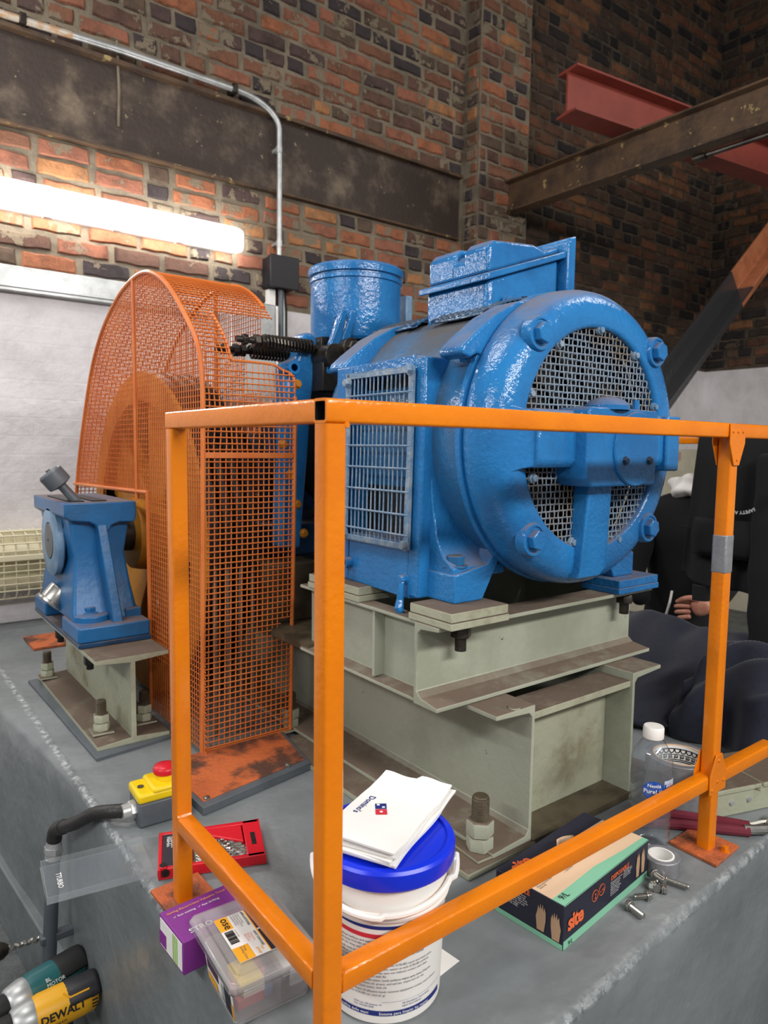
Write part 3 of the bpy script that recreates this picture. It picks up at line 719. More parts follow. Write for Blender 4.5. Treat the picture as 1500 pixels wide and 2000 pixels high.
# side box with grille, feet
def side(m):
    X = (lambda x: x) if m > 0 else (lambda x: 2 * CX - x)
    b = MB()
    prof = lambda y: [(X(.432), y, .447), (X(.425), y, .53), (X(.432), y, .87), (X(.45), y, .885), (X(.52), y, .905), (X(.60), y, .80), (X(.60), y, .447)]
    # frame round the opening
    o0, o1, q0, q1 = .385, .582, .547, .858
    def bx(y0, y1, z0, z1, xi=.60):
        xa = lambda z: .425 + .007 * (z - .53) / .34
        b.add([(X(xa(z0)), y0, z0), (X(xa(z0)), y1, z0), (X(xa(z1)), y0, z1), (X(xa(z1)), y1, z1), (X(xi), y0, z0), (X(xi), y1, z0), (X(xi), y0, z1), (X(xi), y1, z1)],
              [(0, 1, 3, 2), (4, 6, 7, 5), (0, 2, 6, 4), (1, 5, 7, 3), (0, 4, 5, 1), (2, 3, 7, 6)])
    bx(.355, o0, .447, .885); bx(o1, .64, .447, .885); bx(o0, o1, .447, q0); bx(o0, o1, q1, .885)
    part('side_box', b, M_blue, MOT, bev=.004, seg=3)
    b = MB(); b.box(min(X(.47), X(.475)), max(X(.47), X(.475)), o0, o1, q0, q1); part('opening_back', b, M_dark, MOT)
    b = MB()
    b.prism([(X(.449), y, z) for y, z in ((.3635, .80), (.358, .70), (.350, .62), (.335, .555), (.318, .525), (.292, .509), (.290, .49), (.3635, .49))], (m * .13, 0, 0))
    part('web_fillet', b, M_blue, MOT, bev=.004, seg=3)
    b = MB(); b.prism([(X(.446), .284, .447), (X(.517), .284, .447), (X(.562), .284, .525), (X(.60), .284, .56), (X(.60), .284, .575), (X(.556), .284, .548), (X(.530), .284, .512), (X(.446), .284, .498)], (0, .079, 0)); part('foot', b, M_blue, MOT, bev=.003, seg=3)
    b = MB(); hexbolt(b, (X(.472), .312, .508), (0, 0, 1), .018, .018, rot=.4); part('foot_bolt', b, M_blue_body, MOT, bev=.001)
    b = MB(); b.box(min(X(.44), X(.56)), max(X(.44), X(.56)), .58, .66, .447, .50); part('foot', b, M_blue, MOT, bev=.004)
side(1); side(-1)
gx = lambda z: .421 + .007 * (z - .53) / .34
b = MB()
for (y0, y1, z0, z1) in ((.378, .390, .534, .868), (.578, .590, .534, .868), (.378, .590, .534, .545), (.378, .590, .857, .868)):
    b.add([(gx(z) - dx, y, z) for z in (z0, z1) for y in (y0, y1) for dx in (0, .006)], [(0, 1, 3, 2), (4, 6, 7, 5), (0, 4, 5, 1), (2, 3, 7, 6), (0, 2, 6, 4), (1, 5, 7, 3)])
part('grille_frame', b, M_grille, MOT, bev=.001)
r = random.Random(2)
for i in range(15):
    y = .391 + i * .0133
    b = MB(); b.tube([(gx(z) - .003, y + r.uniform(-.0015, .0015), z) for z in (.54, .62, .70, .78, .862)], .0018, 6); part('grille_bar', b, M_grille, MOT)
for z in (.56, .598, .64, .683, .725, .768, .823):
    b = MB(); b.cyl((gx(z) - .0045, .38, z), (gx(z) - .0045, .588, z), .0023, .0023, 6); part('cross_wire', b, M_grille, MOT)
for y, z in ((.386, .862), (.583, .850), (.386, .543), (.583, .545)):
    b = MB(); hexbolt(b, (gx(z) - .005, y, z), (-1, 0, 0), .0085, .009); part('grille_bolt', b, M_grille, MOT)
# lifting horns
for y in (.268, .62):
    b = MB()
    pr = [(.63, 1.0), (.57, .984), (.515, .955), (.465, .917), (.441, .896), (.436, .886), (.441, .879), (.458, .876), (.474, .884), (.484, .882), (.487, .868), (.498, .862), (.52, .87), (.56, .90), (.62, .95)]
    b.prism([(x, y, z) for x, z in pr], (0, .06, 0)); part('lifting_horn', b, M_blue, MOT, bev=.012, seg=3)
# vents in the top of the housing
def vent(y0, y1, a0, a1):
    b = MB()
    P = lambda a, y, q=.2765: (CX + q * math.cos(math.radians(a)), y, CZ + q * math.sin(math.radians(a)))
    for i in range(9):
        a = a0 + (a1 - a0) * i / 8; b.tube([P(a, y0), P(a + 1.5, (y0 + y1) / 2), P(a, y1)], .0032, 5)
    for i in range(9):
        y = y0 + (y1 - y0) * i / 8; b.tube([P(a0 + (a1 - a0) * k / 6, y, .278) for k in range(7)], .0026, 5)
    part('vent_grille', b, M_blue_body, MOT)
    b = MB(); b.grid(lambda u, v: P(a0 + (a1 - a0) * u, y0 + (y1 - y0) * v, .2735), 8, 2); part('vent_opening', b, M_dark, MOT)
    for a in (a0, a1):
        for y in (y0, y1):
            b = MB(); p = V(P(a, y, .275)); q = (p - V((CX, y, CZ))).normalized(); hexbolt(b, p, q, .006, .006); part('vent_bolt', b, M_blue_dark, MOT)
vent(.35, .50, 98, 121); vent(.56, .70, 98, 121)
# terminal box, tilted up to the right
a = math.radians(19); TM = Matrix.Translation((.598, .372, .992)) @ Matrix(((1, 0, 0, 0), (0, 1, 0, 0), (math.tan(a), 0, 1, 0), (0, 0, 0, 1)))
def tb(nm, boxes, bev, m=M_blue, seg=3, parent=None):
    b = MB()
    for q in boxes: b.box(*q)
    b.xf(TM); return part(nm, b, m, parent or TBX, bev=bev, seg=seg)
TBX = part('terminal_box', MB().box(.008, .218, .006, .19, -.055, .056).xf(TM), M_blue, MOT, bev=.012, seg=4)
tb('box_flange', [(-.004, .226, -.006, .2, .052, .066)], .003)
LZ = [(.610, 1.062), (.610, 1.112), (.624, 1.126), (.70, 1.134), (.742, 1.138), (.76, 1.134), (.775, 1.132), (.775, 1.118)]
b = MB()
for y0, y1, dz in ((.382, .452, 0), (.474, .558, 0), (.44, .49, -.018)):
    b.prism([(x, y0, z + (dz if z > 1.1 else 0)) for x, z in LZ], (0, y1 - y0, 0))
part('box_lid', b, M_blue, TBX, bev=.014, seg=4)
tb('lid_step', [(.16, .222, .012, .18, .066, .078)], .005, seg=3)
tb('gland_plate', [(.226, .238, -.010, .204, -.035, .085)], .003)
tb('gland_flange', [(.24, .268, .002, .192, -.04, .092)], .004)
b = MB(); hexbolt(b, (.195, .045, .078), (0, 0, 1), .008, .01); part('lid_bolt', b.xf(TM), M_blue, TBX)
b = MB(); hexbolt(b, (.205, .12, .078), (0, 0, 1), .008, .01); part('lid_bolt', b.xf(TM), M_blue, TBX)
b = MB(); hexbolt(b, (.05, -.002, .0), (0, -1, 0), .009, .01); part('box_bolt', b.xf(TM), M_blue, TBX)
b = MB(); b.box(.63, .80, .40, .54, .955, 1.02); part('box_neck', b, M_blue, MOT, bev=.01)
b = MB(); hexbolt(b, (.425, .395, .478), (-1, 0, 0), .008, .012); b.tube([(.418, .395, .478), (.412, .392, .46), (.414, .396, .44), (.408, .392, .425), (.412, .388, .412)], [.005, .006, .007, .009, .006], 8); part('earth_lug', b, M_blue, MOT)
b = MB(); b.lathe([(.011, .0), (.011, .016), (.007, .016), (.007, .004)], (.425, .575, .485), (-1, 0, 0), 14); part('drain_plug', b, M_blue, MOT)

# ------------------------------------------------------------------ brake, gearbox
BR = thing('drum_brake', 'blue spring-applied brake between motor and mesh guard, with a pot-shaped magnet on top', 'brake', (CX, .96, .43))
b = MB(); b.lathe([(.0, .86), (.06, .86), (.06, .99), (.18, .99), (.19, 1.0), (.19, 1.08), (.18, 1.09), (0, 1.09)], (CX, 0, CZ), (0, 1, 0), 48); part('drum', b, M_dark, BR)
b = MB(); b.cyl((CX, .74, CZ), (CX, 1.2, CZ), .035, .035, 20); part('shaft', b, M_oily, BR)
for s in (-1, 1):
    X = lambda x: CX + s * x
    b = MB(); prof = []
    arc = [(.222 * math.cos(q), .222 * math.sin(q)) for q in [i * PI / 16 for i in range(-5, 6)]]
    arc2 = [(.252 * math.cos(q), .252 * math.sin(q)) for q in [i * PI / 16 for i in range(5, -6, -1)]]
    b.prism([(X(x * .9), .995, CZ + z * .9) for x, z in arc + arc2], (0, .085, 0)); part('brake_shoe', b, M_blue_dark, BR, bev=.004)
    b = MB()
    ap = [(.255, -.28), (.29, -.27), (.268, -.1), (.262, .02), (.238, .12), (.192, .19), (.172, .245), (.135, .262), (.13, .24), (.14, .19), (.16, .16), (.205, .10), (.225, .0), (.228, -.12)]
    if s < 0: ap = [(.20, -.28), (.26, -.275), (.255, -.15), (.246, -.05), (.246, .178), (.235, .19), (.212, .2), (.203, .245), (.19, .264), (.168, .266), (.152, .25), (.152, .19), (.168, .10), (.175, .0), (.185, -.12)]
    b.prism([(X(x), .93, CZ + z) for x, z in ap], (0, .055, 0)); part('brake_arm', b, M_blue, BR, bev=.010, seg=3)
b = MB(); b.lathe([(.009, -.03), (.016, -.03), (.018, .03), (.009, .03)], (CX - .238, .928, .912), (0, 1, 0), 18); part('arm_eye', b, M_blue, BR)
for i, (y, z, x0) in enumerate(((.915, .968, .335), (.985, .952, .315))):
    b = MB(); b.cyl((x0, y, z), (.60, y, z), .0075, .0075, 12); part('tension_rod', b, M_oily, BR)
    b = MB(); hel = []
    for k in range(150): q = k / 149; an = q * 2 * PI * 15; hel.append((.405 + q * .135, y + .0155 * math.cos(an), z + .0155 * math.sin(an)))
    b.tube(hel, .0034, 6); part('spring', b, M_oily, BR)
    for dx in (.015, .045, .062):
        b = MB(); b.hexa((x0 + dx, y, z), (1, 0, 0), .016 if dx > .02 else .013, .014, 0, .3 * dx * 50); part('nut', b, M_oily, BR, bev=.001)
b = MB(); b.lathe([(0, .995), (.112, .995), (.118, 1.002), (.12, 1.02), (.12, 1.145), (.124, 1.147), (.124, 1.156), (.119, 1.158), (.119, 1.162), (.126, 1.164), (.127, 1.180), (.123, 1.186), (0, 1.189)], (.706, .965, 0), (0, 0, 1), 56); part('magnet_pot', b, M_blue, BR, angle=30)
for dx in (-.112, -.085):
    b = MB(); b.prism([(.706 + dx, .86, 1.06), (.706 + dx - .03, .87, .97), (.706 + dx - .035, .88, .9), (.706 + dx - .012, .88, .9), (.706 + dx, .87, .97), (.706 + dx + .015, .86, 1.06)], (0, .02, 0)); part('pot_strut', b, M_blue, BR, bev=.004)
b = MB(); b.box(.57, .86, .92, 1.01, .955, .998); b.cyl((.575, .86, .945), (.575, .93, .945), .03, .03, 18); b.cyl((.61, .84, .965), (.61, .90, .965), .026, .024, 16); b.hexa((.61, .842, .965), (0, -1, 0), .018, .015); b.box(.55, .60, .88, .93, .86, .95); part('linkage', b, M_oily, BR, bev=.003)
b = MB(); b.box(.85, .875, .93, 1.09, 1.0, 1.14); part('nameplate_box', b, M_blue_pale, BR, bev=.004)
GB = thing('worm_gearbox', 'dark blue worm gear casing half hidden behind the mesh guard and post', 'gearbox', (.72, 1.4, .43))
b = MB(); b.lathe([(0, 1.1), (.14, 1.1), (.15, 1.11), (.15, 1.14), (.19, 1.15), (.19, 1.75), (0, 1.75)], (CX, 0, .70), (0, 1, 0), 40); part('casing', b, M_blue_dark, GB)
b = MB(); b.lathe([(0, .46), (.09, .46), (.1, .48), (.33, .49), (.34, .5), (.34, .60), (.3, .66), (.3, .9), (0, .9)], (0, 1.41, .52), (1, 0, 0), 48); part('wheel_case', b, M_blue_dark, GB)
b = MB(); b.box(.48, .96, 1.0, 1.75, .43, .52); part('base', b, M_blue_dark, GB, bev=.008)
for k in range(6):
    q = -.95 + k * .3; b = MB(); hexbolt(b, (CX - .252 + .02 * abs(k - 3), .93, CZ - .24 + k * .075), (0, -1, 0), .009, .008); part('arm_bolt', b, M_sheave, BR)
for i in range(9):
    q = -1.3 + i * .3; b = MB(); hexbolt(b, (.49, 1.41 - .315 * math.cos(q), .52 + .315 * math.sin(q)), (-1, 0, 0), .012, .01); part('casing_bolt', b, M_oily, GB)
b = MB(); b.box(.40, .60, .70, 1.8, .268, .285); part('machine_ledge', b, M_grime, GB)
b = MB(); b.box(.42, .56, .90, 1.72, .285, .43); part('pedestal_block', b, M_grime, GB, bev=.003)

# ------------------------------------------------------------------ rope sheave inside the guard
SH = thing('rope_sheave', 'ochre yellow rope sheave wheel inside the orange mesh guard', 'pulley wheel', (.34, 1.41, .47))
b = MB(); o = (0, 1.41, .47)
b.lathe([(.375, .275), (.45, .275), (.455, .28), (.455, .30), (.435, .305), (.435, .315), (.455, .32), (.455, .335), (.435, .34), (.435, .35), (.455, .355), (.455, .37), (.435, .375), (.435, .385), (.455, .39), (.455, .405), (.375, .405)], o, (1, 0, 0), 72); part('grooved_tread', b, M_dark, SH, label='dark greasy rope grooves')
b = MB(); b.lathe([(.375, .275), (.375, .27), (.452, .27), (.456, .274), (.456, .279)], o, (1, 0, 0), 72); b.lathe([(.375, .28), (.375, .27)], o, (1, 0, 0), 72); part('rim', b, M_sheave, SH)
b = MB(); b.lathe([(.05, .24), (.10, .24), (.105, .26), (.11, .30), (.11, .42), (.05, .42), (.05, .24)], o, (1, 0, 0), 36); part('hub', b, M_sheave, SH)
for k in range(5):
    q = 2 * PI * k / 5 + .5; u = V((0, math.cos(q), math.sin(q))); w = V((0, -math.sin(q), math.cos(q))); c = V((.31, 1.41, .47))
    b = MB(); b.prism([c + u * .1 - w * .06, c + u * .38 - w * .11, c + u * .38 + w * .11, c + u * .1 + w * .06], (.05, 0, 0)); part('spoke', b, M_sheave, SH, bev=.006)
b = MB(); b.cyl((.2, 1.41, .47), (.55, 1.41, .47), .05, .05, 24); part('axle', b, M_oily, SH)
for i in range(4):
    x = .298 + i * .033; b = MB(); q = []
    for k in range(15): an = PI * (1 - .05 * k); q.append((x, 1.41 + .447 * math.cos(an), .47 + .447 * math.sin(an)))
    q = [(x, .963, .01), (x, .963, .25)] + [p for p in q]
    b.tube(q, .0065, 8); solo('hoist_rope', b, M_copper, ['leftmost grey hoist rope hanging inside the orange mesh guard', 'second hoist rope from the left inside the orange mesh guard', 'third hoist rope from the left inside the orange mesh guard', 'rightmost grey hoist rope hanging inside the orange mesh guard'][i], 'rope', (x, .963, .01), group='hoist ropes over the sheave')

# ------------------------------------------------------------------ orange mesh guard
GD = thing('mesh_guard', 'tall orange wire mesh guard with a rounded top around the rope sheave', 'guard', (.34, 1.3, 0))
side_out = spline([(0, .882, .012), (0, .868, .4), (0, .86, .72), (0, .86, .86), (0, .882, .94), (0, .949, 1.012), (0, 1.06, 1.10), (0, 1.17, 1.147), (0, 1.28, 1.157), (0, 1.42, 1.132), (0, 1.579, 1.062), (0, 1.70, .965), (0, 1.797, .832), (0, 1.88, .69), (0, 1.93, .577), (0, 1.955, .44), (0, 1.96, .012)], 5)
XA, XB = .228, .458
for X in (XA, XB):
    L = [V((X, p.y, p.z)) for p in side_out]
    if X == XB:
        L1 = [p for p in L if p.y > 1.0 and p.z > .56 or p.y > 1.5]; L2 = [p for p in L if p.y < .9 and p.z < .86]
        for q in (L1, L2): part('edge_bar', MB().tube(q, .0055, 8), M_guard, GD)
    else: part('edge_bar', MB().tube(L, .0062, 8), M_guard, GD)
def half(y):
    """top height of the side panel at y"""
    best = 0
    for a, c in zip(side_out[:-1], side_out[1:]):
        if min(a.y, c.y) <= y <= max(a.y, c.y) and abs(c.y - a.y) > 1e-9:
            z = a.z + (c.z - a.z) * (y - a.y) / (c.y - a.y); best = max(best, z)
    return best
for nm, pts, r_ in (('upright_bar', [(XA - .002, 1.30, .575), (XA - .002, 1.30, half(1.30))], .0055), ('upright_bar', [(XA - .002, 1.215, .02), (XA - .002, 1.215, .60)], .0055), ('bottom_bar', [(XA - .002, 1.215, .597), (XA - .002, 1.955, .585)], .0055), ('upright_bar', [(XB, 1.30, .5), (XB, 1.30, half(1.30))], .005)):
    part(nm, MB().tube(pts, r_, 8), M_guard, GD)
b = MB(); b.box(XA - .004, XB + .002, .856, .863, .693, .706); part('cross_bar', b, M_guard, GD, bev=.001)
b = MB(); b.box(XA - .002, XB + .002, .878, .886, .008, .02); part('foot_bar', b, M_guard, GD)
P_ = .0135
def span_z(y, zlo): return zlo, half(y)
def side_mesh(X, ok, r_=.0014):
    b = MB()
    y = .87
    while y < 1.95:
        z = .02; run = None
        top = half(y)
        segs = []
        while z < top:
            if ok(y, z):
                if run is None: run = z
            elif run is not None: segs.append((run, z)); run = None
            z += .006
        if run is not None: segs.append((run, top))
        for a, c in segs: b.cyl((X, y, a), (X, y, c), r_, r_, 4, 0, False)
        y += P_
    z = .02
    while z < 1.15:
        run = None; y = .862
        while y < 1.962:
            k = z < half(y) and ok(y, z)
            if k and run is None: run = y
            if not k and run is not None:
                b.cyl((X + .0022, run, z), (X + .0022, y, z), r_, r_, 4, 0, False); run = None
            y += .006
        if run is not None: b.cyl((X + .0022, run, z), (X + .0022, 1.955, z), r_, r_, 4, 0, False)
        z += P_
    part('side_mesh', b, M_guard, GD, kind='stuff')
side_mesh(XA, lambda y, z: z > .585 or y < 1.215)
side_mesh(XB, lambda y, z: y > 1.03 and z > .62 and (y > 1.12 or z < .86 or z > .99) and (y > 1.25 or z > .75))
# curved strip over the front and top
lens = [0]
for a, c in zip(side_out[:-1], side_out[1:]): lens.append(lens[-1] + (c - a).length)
def at(s):
    for i in range(len(lens) - 1):
        if lens[i + 1] >= s:
            t_ = (s - lens[i]) / (lens[i + 1] - lens[i]); return side_out[i].lerp(side_out[i + 1], t_)
    return side_out[-1]
s_cut0 = min((abs(p.z - .915), l) for p, l in zip(side_out, lens) if p.y < 1)[1]
s_cut1 = min((abs(p.z - 1.035), l) for p, l in zip(side_out, lens) if p.y < 1.1)[1]
s_end = min((abs(p.z - .5), l) for p, l in zip(side_out, lens) if p.y > 1.5)[1]
def open_(s, x): return s_cut0 - .02 * max(0, (x - .40) / .05) ** 2 < s < s_cut1 and x > .300
b = MB(); n = 17
for i in range(n + 1):
    x = XA + (XB - XA) * i / n; run = []; s = .0
    while s < s_end:
        p = at(s)
        if open_(s, x) or (p.y < .9 and .265 < p.z < .3 and x > .425):
            if len(run) > 1: b.tube(run, .0016, 4, 0, False)
            run = []
        else:
            wob = .002 * math.sin(s * 40 + i) if .7 < s < 1.1 else 0
            run.append((x + wob, p.y, p.z))
        s += .009
    if len(run) > 1: b.tube(run, .0016, 4, 0, False)
s = .012
while s < s_end:
    p = at(s); q = at(s + .01); nrm = V((0, -(q.z - p.z), q.y - p.y)).normalized() * .0024
    xe = XB
    if open_(s, .45): xe = .300
    elif .265 < p.z < .3 and p.y < .9: xe = .425
    b.cyl(V((XA, p.y, p.z)) + nrm, V((xe, p.y, p.z)) + nrm, .0016, .0016, 4, 0, False); s += P_
part('front_mesh', b, M_guard, GD, kind='stuff')
b = MB(); b.tube([(.30, p.y, p.z) for p in [at(s_cut0 + (s_cut1 - s_cut0) * i / 6) for i in range(7)]], .003, 6); part('opening_edge', b, M_guard, GD)
pz = at(s_cut0)
b = MB(); b.tube(spline([(XB, .8605, .85), (XB, .862, .875), (.452, pz.y, .893), (.43, pz.y, pz.z - .012), (.40, pz.y, pz.z - .001), (.30, pz.y, pz.z)], 4), .003, 6); part('opening_edge', b, M_guard, GD)

# sheet on the plinth under the guard
t = thing('floor_plate', 'worn orange painted steel sheet screwed to the plinth at the foot of the mesh guard', 'plate', (.28, .78, 0))
M = [(.128, .643), (.401, .690), (.44, .90), (.12, .875)]
b = MB(); b.prism([(x, y, .001) for x, y in M], (0, 0, .0165)); part('base_sheet', b, M_greypl, t, bev=.001)
b = MB(); b.prism([(.138, .664, .0176), (.398, .709, .0176), (.43, .9, .0176), (.13, .875, .0176)], (0, 0, .0012)); part('orange_sheet', b, M_oplate, t)
for x, y in ((.148, .672), (.352, .706)):
    b = MB(); b.lathe([(.007, .0), (.0065, .003), (.003, .005), (0, .005)], (x, y, .0188), n=12); part('screw', b, M_steel, t)

# ------------------------------------------------------------------ pedestal with the outer bearing
PD = thing('beam_pedestal', 'short grey-green I-beam pedestal bolted to the plinth under the blue bearing', 'pedestal', (.12, 1.35, 0))
c0 = .126
b = MB(); b.prism([(c0 + x, 1.045, z) for x, z in ibeam(0, .008, .222, .172, .011, .012)], (0, .63, 0)); part('beam', b, M_green_dirty, PD, bev=.0012, angle=28)
b = MB(); b.prism([(.028, 1.01, .0), (.22, 1.035, 0), (.225, 1.7, 0), (.012, 1.68, 0)], (0, 0, .0085)); part('bed_sheet', b, M_greypl, PD, bev=.001)
anchor(.072, 1.125, .022, .78, PD, (M_green_dirty, M_green_dirty, M_grime))
anchor(.058, 1.635, .022, .78, PD, (M_green_dirty, M_green_dirty, M_grime))
anchor(.178, 1.13, .022, .78, PD, (M_green_dirty, M_green_dirty, M_grime))
for y in (1.215, 1.52):
    b = MB(); b.hexa((.072, y, .168), (0, 0, 1), .015, .022); b.cyl((.072, y, .155), (.072, y, .208), .009, .009, 10); part('flange_nut', b, M_dark, PD)
BH = thing('bearing_housing', 'blue cast bearing stand on the small pedestal left of the mesh guard', 'bearing', (.12, 1.4, .223))
b = MB(); b.box(.034, .212, 1.165, 1.66, .223, .234); part('base_shim', b, M_blue_dark, BH, bev=.0015)
b = MB(); b.box(.034, .210, 1.165, 1.33, .234, .275); part('base', b, M_blue_ped, BH, bev=.006, seg=3)
b = MB(); b.box(.034, .210, 1.52, 1.66, .234, .275); part('base', b, M_blue_ped, BH, bev=.006, seg=3)
b = MB(); b.lathe([(.046, 0), (.046, .016), (.04, .02), (0, .02)], (.085, 1.245, .273), n=28); b.box(.165, .205, 1.22, 1.32, .273, .296); part('bolt_pad', b, M_blue_ped, BH, bev=.002)
b = MB(); hexbolt(b, (.082, 1.24, .292), (0, 0, 1), .015, .014); part('base_bolt', b, M_blue_ped, BH)
b = MB(); hexbolt(b, (.185, 1.27, .295), (0, 0, 1), .013, .02); b.cyl((.185, 1.27, .3), (.185, 1.27, .335), .009, .009, 10); part('base_bolt', b, M_oily, BH)
b = MB()
b.prism([(x, 1.235, z) for x, z in ((.026, .575), (.202, .575), (.202, .535), (.196, .52), (.16, .522), (.14, .515), (.132, .50), (.108, .50), (.1, .517), (.085, .525), (.04, .53), (.026, .54))], (0, .35, 0))
part('top_block', b, M_blue_ped, BH, bev=.004, seg=3)
b = MB()
b.prism([(.040, y, z) for y, z in ((1.26, .54), (1.27, .44), (1.25, .36), (1.235, .30), (1.22, .27), (1.60, .27), (1.585, .34), (1.57, .42), (1.58, .54))], (.155, 0, 0))
for p in b.v:
    k = max(0, 1 - abs(p.z - .42) / .1); p.x = .1175 + (p.x - .1175) * (1 - .2 * k)
part('column', b, M_blue_ped, BH, bev=.008, seg=3)
b = MB(); b.prism([(x, y, z) for x, y, z in ((.104, 1.238, .53), (.126, 1.238, .53), (.148, 1.178, .262), (.122, 1.178, .262))], (0, .06, 0)); part('rib', b, M_blue_ped, BH, bev=.003)
b = MB(); b.lathe([(.09, .0), (.094, .004), (.094, .016), (.086, .02), (.05, .02), (.048, .014), (0, .014)], (.046, 1.41, .463), (-1, 0, 0), 48); part('end_disc', b, M_blue_pale, BH)
b = MB(); b.lathe([(.048, 0), (.046, .006), (.006, .007), (.005, .002), (0, .002)], (.031, 1.41, .463), (-1, 0, 0), 32); part('cap', b, M_greypl, BH, label='worn grey end cap')
for x in (.045, .10):
    b = MB(); b.box(x, x + .035, 1.26, 1.5, .574, .578); part('felt_strip', b, M_blackm, BH)
b = MB(); q = V((.07, 1.30, .575)); ax = V((-.62, .12, .78)).normalized()
b.cyl(q - ax * .004, q + ax * .055, .0125, .0115, 14); b.lathe([(.013, .05), (.03, .055), (.031, .062), (.031, .092), (.027, .097), (.006, .098), (.006, .102), (0, .102)], q, ax, 28); part('grease_cup', b, M_greypl, BH, angle=30)
b = MB(); q = V((.055, 1.40, .33)); ax = V((-.6, .05, -.7)).normalized()
b.cyl(q + ax * -.025, q + ax * .012, .011, .011, 12); b.lathe([(0, .0), (.033, .0), (.035, .006), (.035, .038), (.042, .04), (.042, .046), (.03, .05), (0, .05)], q, ax, 28); part('grease_cup', b, M_steel, BH, angle=30)

# ------------------------------------------------------------------ orange handrail
A_, B_, ZL, T, H = .42, .818, .135, .025, .77
h = T / 2; XF = 1.75
HR = thing('guard_rail', 'glossy orange square-tube handrail across the front with the corner post nearest the camera', 'railing', (0, 0, 0))
def sqtube(b, a, c, ax, open0=False):
    """square tube of side T from a to c along axis ax; rounded corners; open0 shows the hollow end"""
    a, c = V(a), V(c); d = (c - a).normalized()
    u, w = {'x': (V((0, 1, 0)), V((0, 0, 1))), 'y': (V((1, 0, 0)), V((0, 0, 1))), 'z': (V((1, 0, 0)), V((0, 1, 0)))}[ax]
    def ring(hh, r_):
        out = []
        for cx, cy, a0 in ((1, 1, 0), (-1, 1, 90), (-1, -1, 180), (1, -1, 270)):
            for k in range(4):
                q = math.radians(a0 + 30 * k); out.append(u * (cx * (hh - r_) + r_ * math.cos(q)) + w * (cy * (hh - r_) + r_ * math.sin(q)))
        return out
    R0 = ring(h, .0042); n = 16
    vs = [a + p for p in R0] + [c + p for p in R0]
    fs = [(i, (i + 1) % n, n + (i + 1) % n, n + i) for i in range(n)]
    if open0:
        R1 = ring(h - .0028, .002); vs += [a + p for p in R1] + [a + d * .12 + p for p in R1]
        fs += [(i, 2 * n + i, 2 * n + (i + 1) % n, (i + 1) % n) for i in range(n)]
        b.add(vs, fs); o = len(b.v) - len(vs)
        b.f += [[o + 2 * n + i, o + 2 * n + (i + 1) % n, o + 3 * n + (i + 1) % n, o + 3 * n + i] for i in range(n)] + [[o + 3 * n + i for i in range(n)]]; b.m += [1] * (n + 1)
        b.f.append([o + n + i for i in range(n)]); b.m.append(0)
    else:
        fs += [list(range(n))[::-1], [n + i for i in range(n)]]; b.add(vs, fs)
def rail(nm, a, c, ax, root, open0=False, m=None):
    b = MB(); sqtube(b, a, c, ax, open0); return part(nm, b, [M_orange, M_blackm] if open0 else M_orange, root, angle=25)
zt = H - h
rail('top_rail', (-h, 0, zt), (B_ - .012, 0, zt), 'x', HR, True)
rail('top_rail', (0, h, zt), (0, A_ + h, zt), 'y', HR)
rail('top_rail', (B_ + .008, 0, zt), (XF, 0, zt), 'x', HR)
rail('mid_rail', (h, 0, ZL), (B_ - .010, 0, ZL), 'x', HR)
rail('mid_rail', (0, h, ZL), (0, A_ - h, ZL), 'y', HR)
rail('mid_rail', (B_ + .01, 0, ZL), (1.045, 0, ZL), 'x', HR)
for x, y in ((0, 0), (0, A_), (B_, 0)):
    rail('post', (x, y, .006), (x, y, H - T - .0003), 'z', HR)
for x, y, p in ((0, 0, [(-.03, -.045), (.045, -.045), (.045, .03), (-.03, .03)]), (0, A_, [(-.032, A_ - .05), (.048, A_ - .045), (.045, A_ + .05), (-.036, A_ + .048)]), (B_, 0, [(B_ - .042, -.042), (B_ + .05, -.036), (B_ + .047, .05), (B_ - .04, .048)])):
    b = MB(); b.prism([(q[0], q[1], .0005) for q in p], (0, 0, .006)); part('base_plate', b, M_oplate, HR, bev=.001)
    b = MB(); hexbolt(b, (x + .012, y - .030, .006), (0, 0, 1), .006, .008); part('plate_bolt', b, M_orange, HR)
# fish plates with rivets
for y in (-h - .0012, h + .0012):
    b = MB(); s_ = -1 if y < 0 else 1
    b.prism([(B_ - .026, y, H - .001), (B_ + .026, y, H - .001), (B_ + .026, y, H - .034), (B_ + .009, y, H - .072), (B_ - .009, y, H - .072), (B_ - .026, y, H - .034)], (0, s_ * .0022, 0)); part('fish_plate', b, M_orange, HR, bev=.0006)
    b = MB(); b.prism([(B_ - .028, y, ZL - .02), (B_ + .028, y, ZL - .02), (B_ + .028, y, ZL + .014), (B_ + .01, y, ZL + .05), (B_ - .01, y, ZL + .05), (B_ - .028, y, ZL + .014)], (0, s_ * .0022, 0)); part('fish_plate', b, M_orange, HR, bev=.0006)
    for dx, z in ((-.017, H - .014), (0, H - .014), (.017, H - .014), (0, H - .062)) + ((-.02, ZL - .012), (-.002, ZL + .0), (.019, ZL - .002), (0, ZL + .038)):
        b = MB(); b.lathe([(.003, 0), (.0026, .0016), (0, .002)], (B_ + dx, y + s_ * .0022, z), (0, s_, 0), 10); part('rivet', b, M_orange, HR)
def weld(pts, r_=.0035):
    b = MB(); b.tube(pts, [r_ * (.8 + .4 * rnd.random()) for _ in pts], 6); part('weld_bead', b, M_orange, HR)
weld([(h, -h + .002 * i, H - T - .001) for i in range(13)]); weld([(h + .001, -h + .004, ZL + h - .002 * i) for i in range(12)]); weld([(-h + .002 * i, A_ - h, ZL + h) for i in range(12)])
b = MB(); sq = MB(); b.box(B_ - h - .0006, B_ + h + .0006, -h - .0006, h + .0006, .51, .578); part('tape_band', b, M_tape, HR, bev=.003, seg=3, label='band of silver duct tape')
